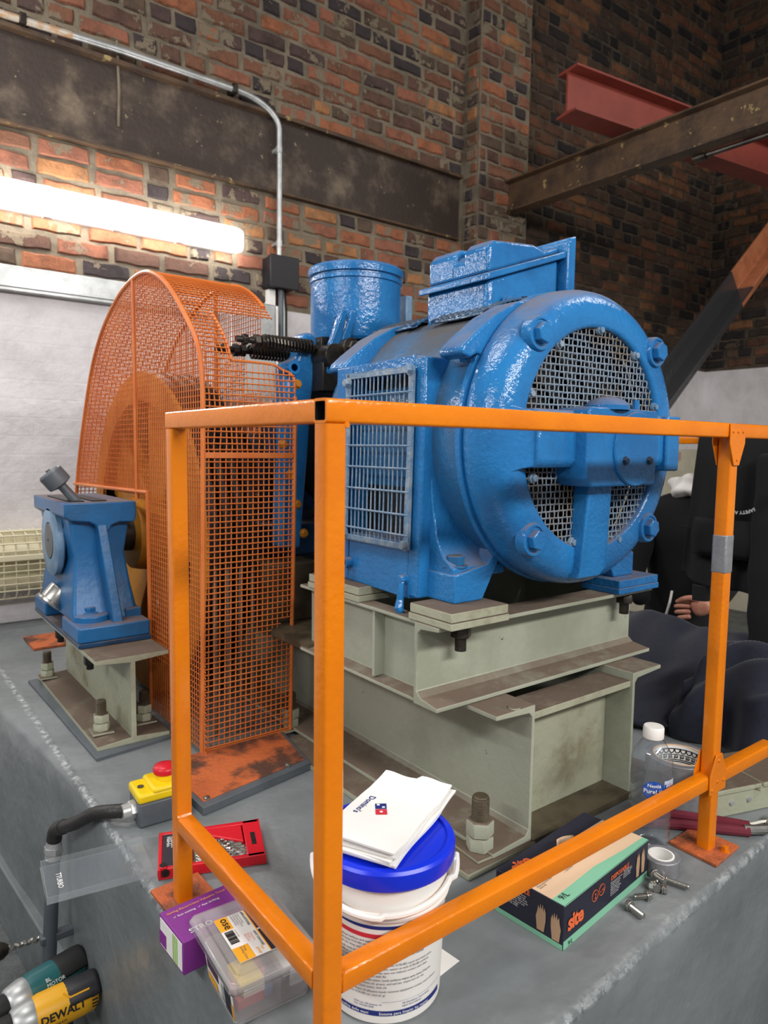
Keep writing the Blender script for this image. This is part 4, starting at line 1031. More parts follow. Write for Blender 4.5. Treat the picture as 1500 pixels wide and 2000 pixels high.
HF = thing('guard_rail', 'far orange handrail closing the enclosure behind the motor, clothes hung over it', 'railing', (XF, 0, 0))
rail('top_rail', (XF, h, zt), (XF, 1.9, zt), 'y', HF); rail('mid_rail', (XF, h, .118), (XF, 1.9, .118), 'y', HF)
for y in (0, .95, 1.9): rail('post', (XF, y, 0), (XF, y, H - T), 'z', HF)

# ------------------------------------------------------------------ emergency stop and its conduit
t = thing('emergency_stop', 'yellow emergency stop box with a red mushroom button on the plinth', 'switch', (.06, .70, 0), local=True, rot=(0, 0, math.radians(-3)))
b = MB(); b.box(-.045, .045, -.034, .036, 0, .047); part('box', b, M_greypl, t, bev=.004)
b = MB(); b.box(-.047, .047, -.036, .038, .047, .066); b.box(-.02, .047, -.036, .038, .06, .073); part('lid', b, M_yellow, t, bev=.006, seg=3)
b = MB(); b.lathe([(.02, .07), (.02, .082), (0, .082)], (.016, .004, 0), n=28); part('collar', b, M_yellow, t)
b = MB(); b.lathe([(.012, .08), (.0225, .083), (.0235, .09), (.021, .096), (.012, .099), (0, .0995)], (.016, .004, 0), n=32); part('button', b, M_red, t, angle=60)
b = MB(); b.lathe([(.006, 0), (.006, .002), (0, .002)], (-.033, .0, .066), n=14); part('lid_screw', b, M_grime, t)
t = thing('conduit_pipe', 'black flexible conduit curving off the plinth edge from the yellow stop box', 'pipe', (-.08, .9, -.2))
pts = spline([(.006, .70, .027), (-.02, .715, .026), (-.045, .755, .012), (-.062, .83, -.035), (-.070, .905, -.075)], 8)
rib = []; 
b = MB(); b.tube(pts, [.0128 + .0007 * (i % 2) for i in range(len(pts))], 14); part('flexible_hose', b, M_hose, t)
b = MB(); b.hexa((.018, .70, .027), (-1, 0, 0), .0175, .014); b.cyl((.004, .70, .027), (-.010, .70, .027), .015, .0145, 14); part('gland', b, M_galv, t)
e = [(-.069, .90, -.072), (-.073, .93, -.088), (-.076, .945, -.102), (-.078, .95, -.122)]
b = MB(); b.tube(spline(e, 6), .0155, 14); part('elbow', b, M_hose, t)
b = MB(); b.cyl((-.078, .95, -.12), (-.079, .95, -.136), .0145, .0165, 14); b.hexa((-.079, .95, -.136), (-.08, 0, -1), .0195, .014); b.cyl((-.08, .95, -.15), (-.081, .95, -.162), .0165, .0165, 14); part('gland', b, M_galv, t)
b = MB(); b.cyl((-.081, .95, -.16), (-.108, .95, -.6), .0142, .0142, 14); part('pipe', b, M_greypl, t)
b = MB(); b.box(-.112, -.045, .94, .962, -.345, -.328); part('pipe_clip', b, M_greypl, t, bev=.003)

# ------------------------------------------------------------------ drill bit case
def frame(N, Xp, name, label, cat):
    """an Empty at N, its local x axis pointing to Xp"""
    d = V(Xp) - V(N); return thing(name, label, cat, N, math.atan2(d.y, d.x), local=True)
t = frame((-.012, .493, 0), (.146, .433, 0), 'drill_bit_case', 'open red drill bit case with a clear lid lying over the plinth edge', 'case')
L, D = .175, .118
b = MB(); b.prism([(0, 0, 0), (L, 0, 0), (L + .004, .012, 0), (L, D, 0), (.0, D, 0), (-.004, D - .012, 0)], (0, 0, .0035))
for (x0, x1, y0, y1, z) in ((0, L, 0, .009, .019), (0, L, D - .009, D, .019), (L - .03, L, 0, D, .019), (-.003, .004, 0, D, .019), (.0, .012, 0, .014, .022)): b.box(x0, x1, y0, y1, .002, z)
part('tray', b, M_red, t, bev=.0018)
b = MB(); b.prism([(.052, D - .008, .0), (L - .032, D - .008, .0), (L - .032, .055, .0)], (0, 0, .017)); part('ramp', b, M_red, t, bev=.002)
b = MB(); b.box(.004, .05, .01, D - .008, .003, .018); part('index_plate', b, M_boxnavy, t, bev=.001)
for i in range(9):
    y = .02 + i * .0095; rr = .0042 - i * .0002; x0, x1 = .056, L - .034 - i * .005
    b = MB(); n_ = 22; b.tube([(x0 + (x1 - x0) * k / n_, y + .0012 * math.cos(k * 1.9), .011 + .0012 * math.sin(k * 1.9)) for k in range(n_ + 1)], [rr * (1 if k % 2 else .75) for k in range(n_ + 1)], 6); b.cyl((x1, y, .011), (x1 + .018, y, .011), rr * .9, rr * .9, 8)
    part('drill_bit', b, M_steel, t)
b = MB(); b.cyl((.010, .006, .012), (.010, -.0015, .012), .0065, .0065, 14); b.cyl((.006, .007, .018), (.006, .007, .0228), .006, .006, 14); part('hinge_pin', b, M_blackm, t)
b = MB(); b.lathe([(.004, .0), (.004, .001), (0, .001)], (L - .015, .05, .019), n=10); b.box(L - .019, L - .011, .035, .075, .0188, .0195); part('catch_slot', b, M_blackm, t)
text(t, 'HSS-G', .011, (.012, .1, .0183), (0, -1, 0), (1, 0, 0), M_inkw, bold=.012)
text(t, '1 x 13mm\n10 Steel bits\nTwist drills', .0075, (.026, .1, .0183), (0, -1, 0), (1, 0, 0), M_inkw)
text(t, 'HSS', .010, (.044, .035, .0183), (0, -1, 0), (1, 0, 0), M_inkw, bold=.012)
b = MB(); M = Matrix.Translation((-.004, 0, .007)) @ Matrix.Rotation(math.radians(1.5), 4, 'Y') @ Matrix.Rotation(math.radians(14), 4, 'Z')
x0 = -.165
b.box(x0, 0, .004, D - .004, .0, .0016)
for q in ((x0, 0, .003, .0055, 0, .012), (x0, 0, D - .0055, D - .003, 0, .012), (x0, x0 + .0025, .003, D - .003, 0, .012), (-.03, -.028, .003, D - .003, 0, .006)): b.box(*q)
b.xf(M); part('clear_lid', b, M_clear, t, bev=.0006, seg=1)
text(t, 'TTURBO', .0115, M @ V((x0 + .02, .08, .003)), M.to_3x3() @ V((0, -1, 0)), M.to_3x3() @ V((1, 0, 0)), M_inkw, bold=.01)

# ------------------------------------------------------------------ purple box and clear organiser
t = frame((-.060, .266, 0), (.05, .272, 0), 'cardboard_box', 'purple and white cardboard box squeezed behind the clear organiser by the left post', 'box')
w_, d_, z_ = .125, .080, .048
b = MB(); b.box(0, w_, 0, d_, 0, z_); part('carton', b, M_purple, t, bev=.0012)
b = MB(); b.box(-.0006, 0, .004, d_ - .004, .004, z_ - .004); part('white_panel', b, M_paper, t)
for y in (.018, .024, .030): 
    b = MB(); b.box(-.001, -.0006, y, y + .0028, .004, z_ - .004); part('lime_stripe', b, M_lime, t)
b = MB(); b.box(-.001, -.0006, .055, .078, .006, .026); part('violet_patch', b, M_purple, t)
Rz = .0005
text(t, 'Saving Electricians Valuable Time!', .0068, (.006, .066, z_ + Rz), (1, 0, 0), (0, 1, 0), M_amber)
text(t, '\u2713 fast setting  \u2713 fast drilling', .0062, (.010, .054, z_ + Rz), (1, 0, 0), (0, 1, 0), M_inkw)
text(t, 'STRO', .014, (.016, .010, z_ + Rz), (1, 0, 0), (0, 1, 0), M_inkw, bold=.02)
O = frame((-.047, .139, 0), (.058, .133, 0), 'organiser_box', 'clear plastic organiser box with an orange product label, full of small coloured packets', 'box')
OW, OD, OH = .118, .108, .056      # x across the front, y into depth
b = MB()
def oct_(o, z0, z1, i0, mi=0):
    w, d = OW, OD
    p = lambda i: [(i, i + .008), (i + .008, i), (w - i - .008, i), (w - i, i + .008), (w - i, d - i - .008), (w - i - .008, d - i), (i + .008, d - i), (i, d - i - .008)]
    return p(i0)
P0, P1 = oct_(b, 0, 0, .006), oct_(b, 0, 0, .0)
Q0, Q1 = oct_(b, 0, 0, .009), oct_(b, 0, 0, .002)
vs = [(x, y, .001) for x, y in P0] + [(x, y, OH) for x, y in P1] + [(x, y, OH) for x, y in Q1] + [(x, y, .003) for x, y in Q0]
fs = [[i + 8 * k, (i + 1) % 8 + 8 * k, (i + 1) % 8 + 8 * (k + 1), i + 8 * (k + 1)] for k in range(3) for i in range(8)] + [list(range(8))[::-1], [24 + i for i in range(8)]]
b.add(vs, fs); b.box(.068, .0695, .01, OD - .01, .004, OH - .006); part('tub', b, M_frost, O)
LD = .150
b = MB(); pr = lambda i, z: [(x, y, z) for x, y in [(-i, .006 - i), (.006 - i, -i), (OW - .006 + i, -i), (OW + i, .006 - i), (OW + i, LD - .006 + i), (OW - .006 + i, LD + i), (.006 - i, LD + i), (-i, LD - .006 + i)]]
rings = [pr(.004, OH - .006), pr(.005, OH + .003), pr(.002, OH + .008), pr(-.008, OH + .009), pr(-.012, OH + .005), pr(-.03, OH + .005)]
b.add([p for q in rings for p in q], [[i + 8 * k, (i + 1) % 8 + 8 * k, (i + 1) % 8 + 8 * (k + 1), i + 8 * (k + 1)] for k in range(5) for i in range(8)] + [[40 + i for i in range(8)]]); part('lid', b, M_frost, O, bev=.0012, solid=.0012)
b = MB(); b.box(.075, .105, -.006, -.002, OH - .024, OH - .002); part('latch', b, M_frost, O, bev=.001)
b = MB(); b.box(.012, .04, -.006, -.003, OH - .012, OH - .002); part('latch', b, M_frost, O, bev=.001)
b = MB(); b.box(.022, .098, .030, LD - .026, OH + .0072, OH + .0078); LB = part('label_card', b, M_paper, O)
zl = OH + .0079
lab = lambda x0, x1, y0, y1, m, nm='label_patch': part(nm, MB().box(x0, x1, y0, y1, zl, zl + .0003), m, LB)
Y0, Y1 = .030, LD - .026
lab(.022, .040, Y1 - .028, Y1, M_amber); lab(.022, .044, Y0, Y0 + .028, M_amber); lab(.066, .098, Y1 - .045, Y1, mat('plum_print', srgb(66, 40, 70), .5)); lab(.066, .098, Y0, Y0 + .046, M_boxnavy); lab(.0645, .066, Y0, Y1, M_amber); lab(.074, .09, Y0 + .01, Y0 + .034, mat('pale_blue_print', srgb(150, 170, 210), .5))
zz = zl + .0004; dn, up_ = (0, -1, 0), (1, 0, 0)
text(LB, 'ose', .017, (.029, Y1 - .003, zz), dn, up_, M_ink, bold=.01)
text(LB, 'APPLICATIONS:', .0047, (.059, Y1 - .002, zz), dn, up_, M_ink, bold=.02)
text(LB, 'Fixing of trunking\nCable clips and boxes\nTrunking, battens\nand general fixing', .0034, (.054, Y1 - .002, zz), dn, up_, M_inkg)
text(LB, 'WHY CHOOSE?', .0047, (.059, Y0 + .046, zz), dn, up_, M_ink, bold=.02)
text(LB, 'Convenient\nStrong\nEasy to fit', .0038, (.054, Y0 + .046, zz), dn, up_, M_inko)
text(LB, 'ose\ngroup', .0055, (.056, Y0 + .014, zz), dn, up_, M_amber, bold=.01)
text(LB, 'Fixing\nDrilling 5.5mm', .0042, (.036, Y0 + .026, zz), dn, up_, M_inkg)
r = random.Random(5); y = Y1 - .031; b = MB()
while y > Y1 - .058: w_ = r.choice((.0005, .0008, .0012)); b.box(.025, .037, y - w_, y, zl, zl + .0004); y -= w_ + r.choice((.0006, .0009))
part('barcode', b, M_ink, LB)
text(LB, '5011380117200', .0026, (.0385, Y1 - .032, zz), dn, up_, M_ink)
b = MB(); b.add([(.0056, .006, .006), (.0056, OD - .01, .006), (.0008, OD - .006, OH - .012), (.0008, .004, OH - .012)], [(0, 1, 2, 3)]); SL = part('side_label', b, M_paper, O)
def sl(y0, y1, z0, z1, m):
    X = lambda z: .0056 - .0048 * (z - .006) / (OH - .018) - .0006
    part('label_patch', MB().add([(X(z), y, z) for z in (z0, z1) for y in (y0, y1)], [(0, 1, 3, 2)]), m, SL)
sl(.012, .034, .009, .042, M_boxnavy); sl(.055, .095, .026, .043, mat('aubergine_print', srgb(80, 50, 74), .5)); sl(.062, .095, .008, .020, M_amber); sl(.006, .013, .008, .03, M_amber)
for i in range(5): sl(.036 + i * .0022, .0370 + i * .0022, .012, .036, M_ink)
r = random.Random(9); pk = [(M_red, .012, .05, .018), (M_navy, .076, .105, .03), (M_red, .082, .112, .018), (M_yellow, .02, .052, .034), (mat('pale_blue_plastic', srgb(120, 140, 210), .4), .05, .066, .012), (M_inkr, .03, .06, .03), (M_white, .076, .1, .036)]
for i, (m, x0, x1, z) in enumerate(pk):
    b = MB(); y0 = .016 + .01 * (i % 3); b.box(x0, min(x1, OW - .014), y0, y0 + .03 + .02 * r.random(), z - .008, z + .007)
    b.xf(Matrix.Translation((.0, 0, 0)) @ Matrix.Rotation(r.uniform(-.08, .08), 4, 'Y'))
    for k in range(len(b.v)): b.v[k].x = min(max(b.v[k].x, .012), OW - .012); b.v[k].z = max(b.v[k].z, .005)
    part('packet', b, m, O, bev=.002)

# ------------------------------------------------------------------ tub of wipes with napkins on its lid
BX, BY = .154, .098
t = thing('plastic_bucket', 'white plastic bucket with a blue lid and printed label beside the corner post', 'bucket', (BX, BY, 0))
rb = lambda z: .0765 + .0075 * z / .19
b = MB(); b.lathe([(0, .0), (.073, .0), (.0765, .004), (rb(.142), .142), (.0865, .144), (.0875, .148), (.0855, .1525), (rb(.165), .154), (.0845, .19), (.078, .197), (0, .197)], (BX, BY, 0), n=72); part('tub', b, M_white, t, angle=30)
b = MB(); b.lathe([(.0885, .187), (.0922, .187), (.0933, .190), (.0933, .208), (.0905, .2115), (.083, .2125), (.081, .209), (.03, .209), (0, .209)], (BX, BY, 0), n=72); LID = part('lid', b, M_lblue, t, angle=30)
Q0 = math.radians(-216)
hp = []
for i in range(37):
    k = i / 36; q = Q0 + PI * k; r_ = .0955; hp.append((BX + r_ * math.cos(q), BY + r_ * math.sin(q) + (.006 if -2.2 < q < -1 else 0), .181 - .025 * math.sin(PI * k) ** .8))
b = MB(); b.tube(hp, [.0042] * 37, 8); part('bail_handle', b, M_white, t)
for q in (Q0, Q0 + PI):
    u = V((math.cos(q), math.sin(q), 0)); c = V((BX, BY, .186)) + u * .090; w_ = V((-u.y, u.x, 0))
    b = MB(); b.prism([c - w_ * .012 - u * .006 + V((0, 0, -.028)), c + w_ * .012 - u * .006 + V((0, 0, -.028)), c + w_ * .012 - u * .006 + V((0, 0, -.004)), c - w_ * .012 - u * .006 + V((0, 0, -.004))], u * .011); part('handle_lug', b, M_white, t, bev=.002)
a0 = math.radians(-123)   # the label's middle faces the camera
def bk(x, y, dr=.0004): q = a0 + x / .079; r_ = rb(y) + dr; return (BX + r_ * math.cos(q), BY + r_ * math.sin(q), y)
def band(x0, x1, f0, f1, m, nm, n=40): 
    part(nm, MB().grid(lambda u, v: bk(x0 + (x1 - x0) * u, (f0(u) if callable(f0) else f0) * (1 - v) + (f1(u) if callable(f1) else f1) * v), n, 1), m, t, angle=None)
band(-.08, .052, lambda u: .136 - .004 * math.sin(PI * u), lambda u: .1372 - .0005 * math.sin(PI * u), M_navy, 'blue_swoosh')
band(-.08, .040, lambda u: .1235 - .004 * math.sin(PI * u), lambda u: .1285 - .003 * math.sin(PI * u), M_inkr, 'red_swoosh')
band(-.08, .085, .0145, .0215, M_navy, 'blue_band')
band(-.008, .085, .0335, .0338, M_navy, 'rule_line')
words_ = 'SCRUBS wipes clean hands surfaces tools and equipment without water; removes grease, ink, tar, paint, adhesive and oil. Dispose in normal waste. Avoid contact with eyes and keep out of reach of children at all times'.split()
def para(x, y, lines, width, seed, sz=.0042):
    r = random.Random(seed)
    for k in range(lines):
        s = ''
        while len(s) * sz * .47 < width: s += r.choice(words_) + ' '
        if k == lines - 1: s = s[:len(s) // 2]
        yy = y - k * .0049
        text(t, s.strip(), sz, 0, 0, 0, M_inkg if r.random() < .8 else M_ink, bend=lambda X, Y_: bk(x + X, yy + Y_, .0006))
para(-.066, .114, 3, .13, 1); para(-.066, .098, 3, .13, 2); para(-.066, .0825, 4, .14, 3); para(-.066, .0625, 3, .14, 4); para(-.066, .047, 2, .14, 5)
text(t, 'ITW Ltd, 100 Avenue 14\nTel. +44 000 0000', .0036, 0, 0, 0, M_navy, bend=lambda X, Y_: bk(-.045 + X, .029 + Y_, .0006))
text(t, 'UK Distributor: South Street\nwipes hand solution', .0036, 0, 0, 0, M_navy, bend=lambda X, Y_: bk(.018 + X, .029 + Y_, .0006))
text(t, 'la pulizia delle mani        Sistema para limpiar las manos', .0052, 0, 0, 0, M_inkw, bold=.012, space=1.08, bend=lambda X, Y_: bk(-.07 + X, .0163 + Y_, .0008))
# napkins
ang = math.radians(25); E1, E2 = V((math.cos(ang), math.sin(ang), 0)), V((-math.sin(ang), math.cos(ang), 0)); NC = V((.168, .110, .2135))
for i in range(5):
    r = random.Random(20 + i); top = i == 4; L_, W_ = .186, .108
    M = Matrix.Translation(NC + V((r.uniform(-.003, .003), r.uniform(-.003, .003), i * .0034))) @ Matrix.Rotation(ang + r.uniform(-.05, .05) * (not top), 4, 'Z')
    curl = lambda u, v: .010 * max(0, u - .78) / .22 * (1 if v < .5 else .5) + .0022 * math.sin(u * 5 + i * 2) * v + (.0035 * max(0, .22 - u) / .22 if top else 0)
    fx = lambda u, v, dz: M @ V(((u - .5) * L_ + (.0025 * math.sin(v * 11 + i) + .004 * (v > .5) * (i % 2) if u == 1 else 0), (v - .5) * W_ + (.002 * math.sin(u * 7 + i) if v in (0, 1) else 0), dz + curl(u, v) + .0008))
    n = 14; b = MB()
    b.grid(lambda u, v: fx(u, v, 0), n, n); b.grid(lambda u, v: fx(u, v, .0026), n, n)
    N = (n + 1) ** 2; edge = [j for j in range(n + 1)] + [(n + 1) * k + n for k in range(1, n + 1)] + [n * (n + 1) + j for j in range(n - 1, -1, -1)] + [(n + 1) * k for k in range(n - 1, 0, -1)]
    b.f += [[edge[k], edge[(k + 1) % len(edge)], edge[(k + 1) % len(edge)] + N, edge[k] + N] for k in range(len(edge))]; b.m += [0] * len(edge)
    nap = solo('paper_napkin', b, M_paper, ['bottom white paper napkin of the stack, lying on the blue bucket lid', 'white paper napkin second from the bottom of the stack on the bucket lid', 'white paper napkin in the middle of the stack on the bucket lid', 'plain white paper napkin directly under the printed top one', 'topmost white paper napkin with a red and blue domino logo'][i], 'napkin', M @ V((0, 0, 0)), group='folded napkins stacked on the bucket lid', angle=30)
    if top:
        zf = lambda x, y: M @ V((x, y, .0039 + curl(x / L_ + .5, y / W_ + .5)))
        text(nap, "Domino's", .0132, 0, 0, 0, M_navy, bold=.02, bend=lambda X, Y_: zf(.027 - X, .041 - Y_))
        c_, s_ = math.cos(math.radians(30)), math.sin(math.radians(30)); R2 = lambda x, y: (.0 + x * c_ - y * s_, .0105 + x * s_ + y * c_)
        def lg(cx, m):
            part('logo_tile', MB().add([zf(*R2(cx + dx * .0074, dy * .0078)) for dx, dy in ((-1, -1), (1, -1), (1, 1), (-1, 1))], [(0, 1, 2, 3)]), m, nap)
        lg(.0079, M_navy); lg(-.0079, M_inkr)
        for cx, cy in ((.0045, -.0035), (.0115, .0035), (-.0079, 0)):
            part('logo_dot', MB().add([zf(*R2(cx + .0023 * math.cos(k * PI / 6), cy + .0023 * math.sin(k * PI / 6))) + V((0, 0, .0003)) for k in range(12)], [list(range(12))]), M_inkw, nap)
b = MB(); b.prism([(.205, .055, .0005), (.262, .062, .0005), (.255, .12, .0005), (.2, .11, .0005)], (0, 0, .0006))
solo('paper_sheet', b, M_paper, 'white paper sheet lying on the plinth just behind the bucket', 'paper', (.23, .08, 0))

# ------------------------------------------------------------------ box of disposable gloves
t = frame((.396, -.012, 0), (.655, .015, 0), 'glove_box', 'open dark navy and mint green box of disposable gloves on the plinth', 'box')
L, D, Z = .258, .122, .068
b = MB(); b.box(0, L, 0, D, 0, Z); part('carton', b, M_boxnavy, t, bev=.001)
e = .0005
fp = lambda x0, x1, z0, z1, m, nm: part(nm, MB().box(x0, x1, -e, 0, z0, z1), m, t)
fp(.001, L - .001, .0005, .013, M_mint, 'mint_band'); fp(.001, L - .001, .0672, .0678, M_mint, 'mint_band')
ep = lambda y0, y1, z0, z1, m, nm: part(nm, MB().box(-e, 0, y0, y1, z0, z1), m, t)
ep(.001, D - .001, .0005, .008, M_mint, 'mint_band')
tp = lambda poly, m, nm, dz=e: part(nm, MB().prism([(x, y, Z) for x, y in poly], (0, 0, dz)), m, t)
tp([(.001, .0005), (L - .001, .0005), (L - .001, .010), (.2, .013), (.12, .022), (.05, .021), (.001, .021)], M_mint, 'mint_band')
tp([(.001, .021), (.05, .021), (.12, .022), (.2, .013), (L - .001, .010), (L - .001, .085), (.18, .088), (.001, .075)], M_card, 'kraft_panel')
tp([(.075, .05), (.20, .054), (.205, .074), (.10, .078)], M_blackm, 'opening', .0012)
b = MB(); b.grid(lambda u, v: V((.095 + .05 * u + .012 * v, .072 + .01 * v + .004 * math.sin(u * 3), Z + .001 + .035 * v - .012 * v * v * (1 + u))), 6, 6); part('torn_flap', b, M_card, t, solid=.001)
b = MB(); b.sph((.17, .066, Z + .006), .02, 10, 6, 0, (1.3, .6, .4)); part('glove', b, M_glove, t)
tp([(.196, .047), (.214, .045), (.216, .06), (.198, .062)], M_glove, 'glove_print', .0008); tp([(.226, .046), (.246, .044), (.247, .06), (.229, .062)], M_glove, 'glove_print', .0008)
text(t, 'site', .034, (.010, -.0009, .026), (1, 0, 0), (0, 0, 1), M_inko, bold=.035, space=.9)
text(t, 'DISPOSABLE', .0105, (.132, -.0009, .050), (1, 0, 0), (0, 0, 1), M_inko, bold=.02)
text(t, 'Nitrile gloves powder free\nfor light duty use only\nsingle use protection\nagainst splash of oils\nand paints. Wash hands\nafter each use. Keep\nin a dry cool place', .0034, (.132, -.0009, .045), (1, 0, 0), (0, 0, 1), M_inkw)
text(t, 'Gants jetables sans\npoudre usage unique\nprotection legere\nconserver au sec', .0034, (.172, -.0009, .047), (1, 0, 0), (0, 0, 1), M_inkw)
text(t, '9/L', .0105, (.012, -.0009, .0025), (1, 0, 0), (0, 0, 1), M_ink)
text(t, '9/L', .015, (.010, .008, Z + .0011), (1, 0, 0), (0, 1, 0), M_ink)
def ringp(cx, cz, r_):
    part('icon_ring', MB().lathe([(r_, 0), (r_ - .0007, 0), (r_ - .0007, .0006), (r_, .0006), (r_, 0)], (cx, -.0002, cz), (0, -1, 0), 24), M_inko, t)
ringp(.086, .046, .009); ringp(.106, .047, .009)
text(t, 'x 100', .006, (.099, -.0009, .045), (1, 0, 0), (0, 0, 1), M_inko); text(t, '2', .012, (.083, -.0009, .042), (1, 0, 0), (0, 0, 1), M_inko)
def hand_print(parent, P, flip=1):
    """flat picture of a glove on the card"""
    pts = [(-.006, 0), (.006, 0), (.0085, .018), (.0085, .03), (.006, .038), (.0045, .031), (.003, .042), (.0008, .032), (-.001, .042), (-.0026, .032), (-.005, .038), (-.006, .029), (-.0085, .02)]
    part('glove_print', MB().add([P(x * flip, y) for x, y in pts], [list(range(13))]), M_glove, parent)
hand_print(t, lambda x, y: (.222 + x * .7, -.0009, .018 + y), 1); hand_print(t, lambda x, y: (.240 + x * .7, -.0009, .019 + y), -1)
hand_print(t, lambda x, y: (-.0009, .012 + x, .010 + y), 1); hand_print(t, lambda x, y: (-.0009, .038 + x, .012 + y), -1)
text(t, 'DISPOSABLE', .0105, (-.0009, .115, .056), (0, -1, 0), (0, 0, 1), M_inko, bold=.02)
text(t, 'Nitrile gloves powder free for\nlight duty use. Single use only\nprotection against splash of oils\npaints and solvents. Wash hands\nafter use. Keep dry and cool\nout of direct sunlight\nSizes 8/M 9/L 10/XL', .0036, (-.0009, .108, .050), (0, -1, 0), (0, 0, 1), M_inkw)
text(t, 'site', .034, (.018, .092, Z + .0007), (1, 0, 0), (0, 1, 0), M_inko, bold=.035, space=.9)
text(t, 'Size 9/L\nPowder free nitrile\nNon sterile single use\nKeep away from heat\nStore dry', .0042, (.008, .062, Z + .0009), (1, .0, 0), (0, 1, 0), M_ink)
text(t, '\u2014 TEAR HERE \u2014', .004, (.07, .043, Z + .0009), (1, .05, 0), (0, 1, 0), M_inkg)

# ------------------------------------------------------------------ bottle, tapes, bolts, pliers, steel box
X, Y = .745, .070
t = thing('water_bottle', 'clear plastic water bottle with a white cap and blue label behind the handrail', 'bottle', (X, Y, 0))
pr = [(0, .006), (.022, .003), (.028, .0), (.0335, .006), (.035, .016)]
for i in range(5): z = .02 + i * .014; pr += [(.0355, z), (.0355, z + .005), (.0335, z + .009), (.0355, z + .013)]
pr += [(.036, .094), (.036, .145), (.0345, .150), (.036, .155), (.0355, .165), (.031, .18), (.022, .195), (.0145, .203), (.0125, .206), (.0125, .214)]
b = MB(); b.lathe(pr, (X, Y, 0), n=40); part('body', b, M_pet, t, angle=60, solid=-.0007)
wz = .128; b = MB(); b.lathe([(0, .0075)] + [(r_ - .0014, z + .0012) for r_, z in pr[1:] if z < wz] + [(.034, wz), (0, wz)], (X, Y, 0), n=40); part('water', b, M_water, t, angle=60)
b = MB(); b.lathe([(.0178, .2055), (.0182, .207), (.0182, .224), (.0165, .2265), (0, .227)], (X, Y, 0), n=40); part('cap', b, M_white, t)
a1 = math.radians(-131)
bo = lambda x, y, dr=.0006: (X + (.0362 + dr) * math.cos(a1 + x / .0362), Y + (.0362 + dr) * math.sin(a1 + x / .0362), y)
M_lblue2 = mat('label_blue_print', srgb(28, 80, 176), .4); M_lpale = mat('label_pale_print', srgb(190, 204, 226), .4)
part('label_panel', MB().grid(lambda u, v: bo(.012 + .028 * u, .103 + .036 * v), 8, 1), M_lpale, t, angle=None)
part('label_oval', MB().add([bo(-.006 + .0185 * math.cos(k * PI / 14), .121 + .0175 * math.sin(k * PI / 14), .001) for k in range(28)], [list(range(28))]), M_lblue2, t, angle=None)
part('label_pink', MB().grid(lambda u, v: bo(.026 + .012 * u, .104 + .008 * v, .0011), 4, 1), mat('pink_print', srgb(226, 80, 150), .4), t, angle=None)
text(t, 'Nestl\u00e9', .0085, 0, 0, 0, M_inkw, align='CENTER', bold=.015, bend=lambda x, y: bo(-.006 + x, .1275 + y, .0016))
text(t, 'PureLife', .0105, 0, 0, 0, M_inkw, align='CENTER', bold=.015, bend=lambda x, y: bo(-.006 + x, .1165 + y, .0016))
text(t, 'purity\nguaranteed\nwater', .0042, 0, 0, 0, M_inkr, bend=lambda x, y: bo(.018 + x, .131 + y, .0014))
part('bottle_icon', MB().grid(lambda u, v: bo(.0125 + .003 * u, .115 + .018 * v, .0012), 2, 1), M_lblue2, t, angle=None)

def tape_roll(nm, label, x, y, r0, r1, hh, z=0):
    t = thing(nm, label, 'tape', (x, y, z))
    b = MB(); b.lathe([(r0, .0005), (r1, .0005), (r1, hh), (r0, hh), (r0, .0005)], (x, y, z), n=64); part('tape', b, M_tape, t, bev=.0012)
    b = MB(); b.lathe([(r0 - .003, .0), (r0, .0), (r0, hh + .0006), (r0 - .003, hh + .0006), (r0 - .003, 0)], (x, y, z), n=64); part('core', b, M_card if r1 > .045 else M_paper, t)
    return t
big = tape_roll('tape_roll', 'big standing roll of silver duct tape behind the water bottle', .945, .128, .052, .066, .098)
b = MB(); b.lathe([(.0485, .002), (.0485, .0965)], (.945, .128, 0), n=48); part('printed_core', b, M_paper, big)
for k in range(26):
    q0 = 2 * PI * k / 26
    text(big, 'Diall Diall', .017, 0, 0, 0, M_ink, bold=.02, bend=lambda x, y, q0=q0: (.945 + .0481 * math.cos(q0 - y / .0481), .128 + .0481 * math.sin(q0 - y / .0481), .092 - x))
tape_roll('tape_roll', 'small roll of grey tape lying beside the glove box and loose bolts', .690, .012, .0215, .031, .030)
def bolt(x, y, rz, ln, label, tilt=0, z=.0075, r_=.0048, nut=False):
    t = thing('steel_bolt', label, 'bolt', (x, y, z), local=True, rot=(0, tilt, math.radians(rz)), group='loose bolts by the glove box')
    b = MB(); b.hexa((0, 0, 0), (1, 0, 0), .0078, .006, 0, .26); b.cyl((.006, 0, 0), (.008, 0, 0), .0085, .0085, 16); part('head', b, M_steel, t, bev=.0005)
    b = MB(); pr = [(0, .007)]
    for i in range(int(ln / .0016)): pr += [(r_, .008 + i * .0016), (r_ * .86, .0088 + i * .0016)]
    pr += [(r_ * .7, .008 + ln), (0, .008 + ln)]; b.lathe(pr, (0, 0, 0), (1, 0, 0), 12); part('shank', b, M_steel, t, angle=25)
    if nut: b = MB(); b.hexa((.008 + ln * .6, 0, 0), (1, 0, 0), .0078, .007); part('nut', b, M_steel, t, bev=.0005)
bolt(.555, -.012, -100, .026, 'short loose steel bolt nearest the printed end of the glove box')
bolt(.640, -.030, 118, .022, 'loose steel bolt with its nut on, lying across the pile', nut=True)
bolt(.628, -.018, 35, .026, 'loose steel bolt in the middle of the pile, head toward the camera')
bolt(.662, -.008, -72, .034, 'long loose steel bolt beside the small tape roll')
bolt(.604, -.022, 150, .020, 'small loose steel bolt at the left of the pile')
bolt(.648, .0, -120, .028, 'loose steel bolt leaning on the small tape roll', tilt=-.25, z=.017)
t = thing('bolt_cutter', 'tool with maroon plastic grips lying behind the right rail post', 'tool', (.9, .02, .012))
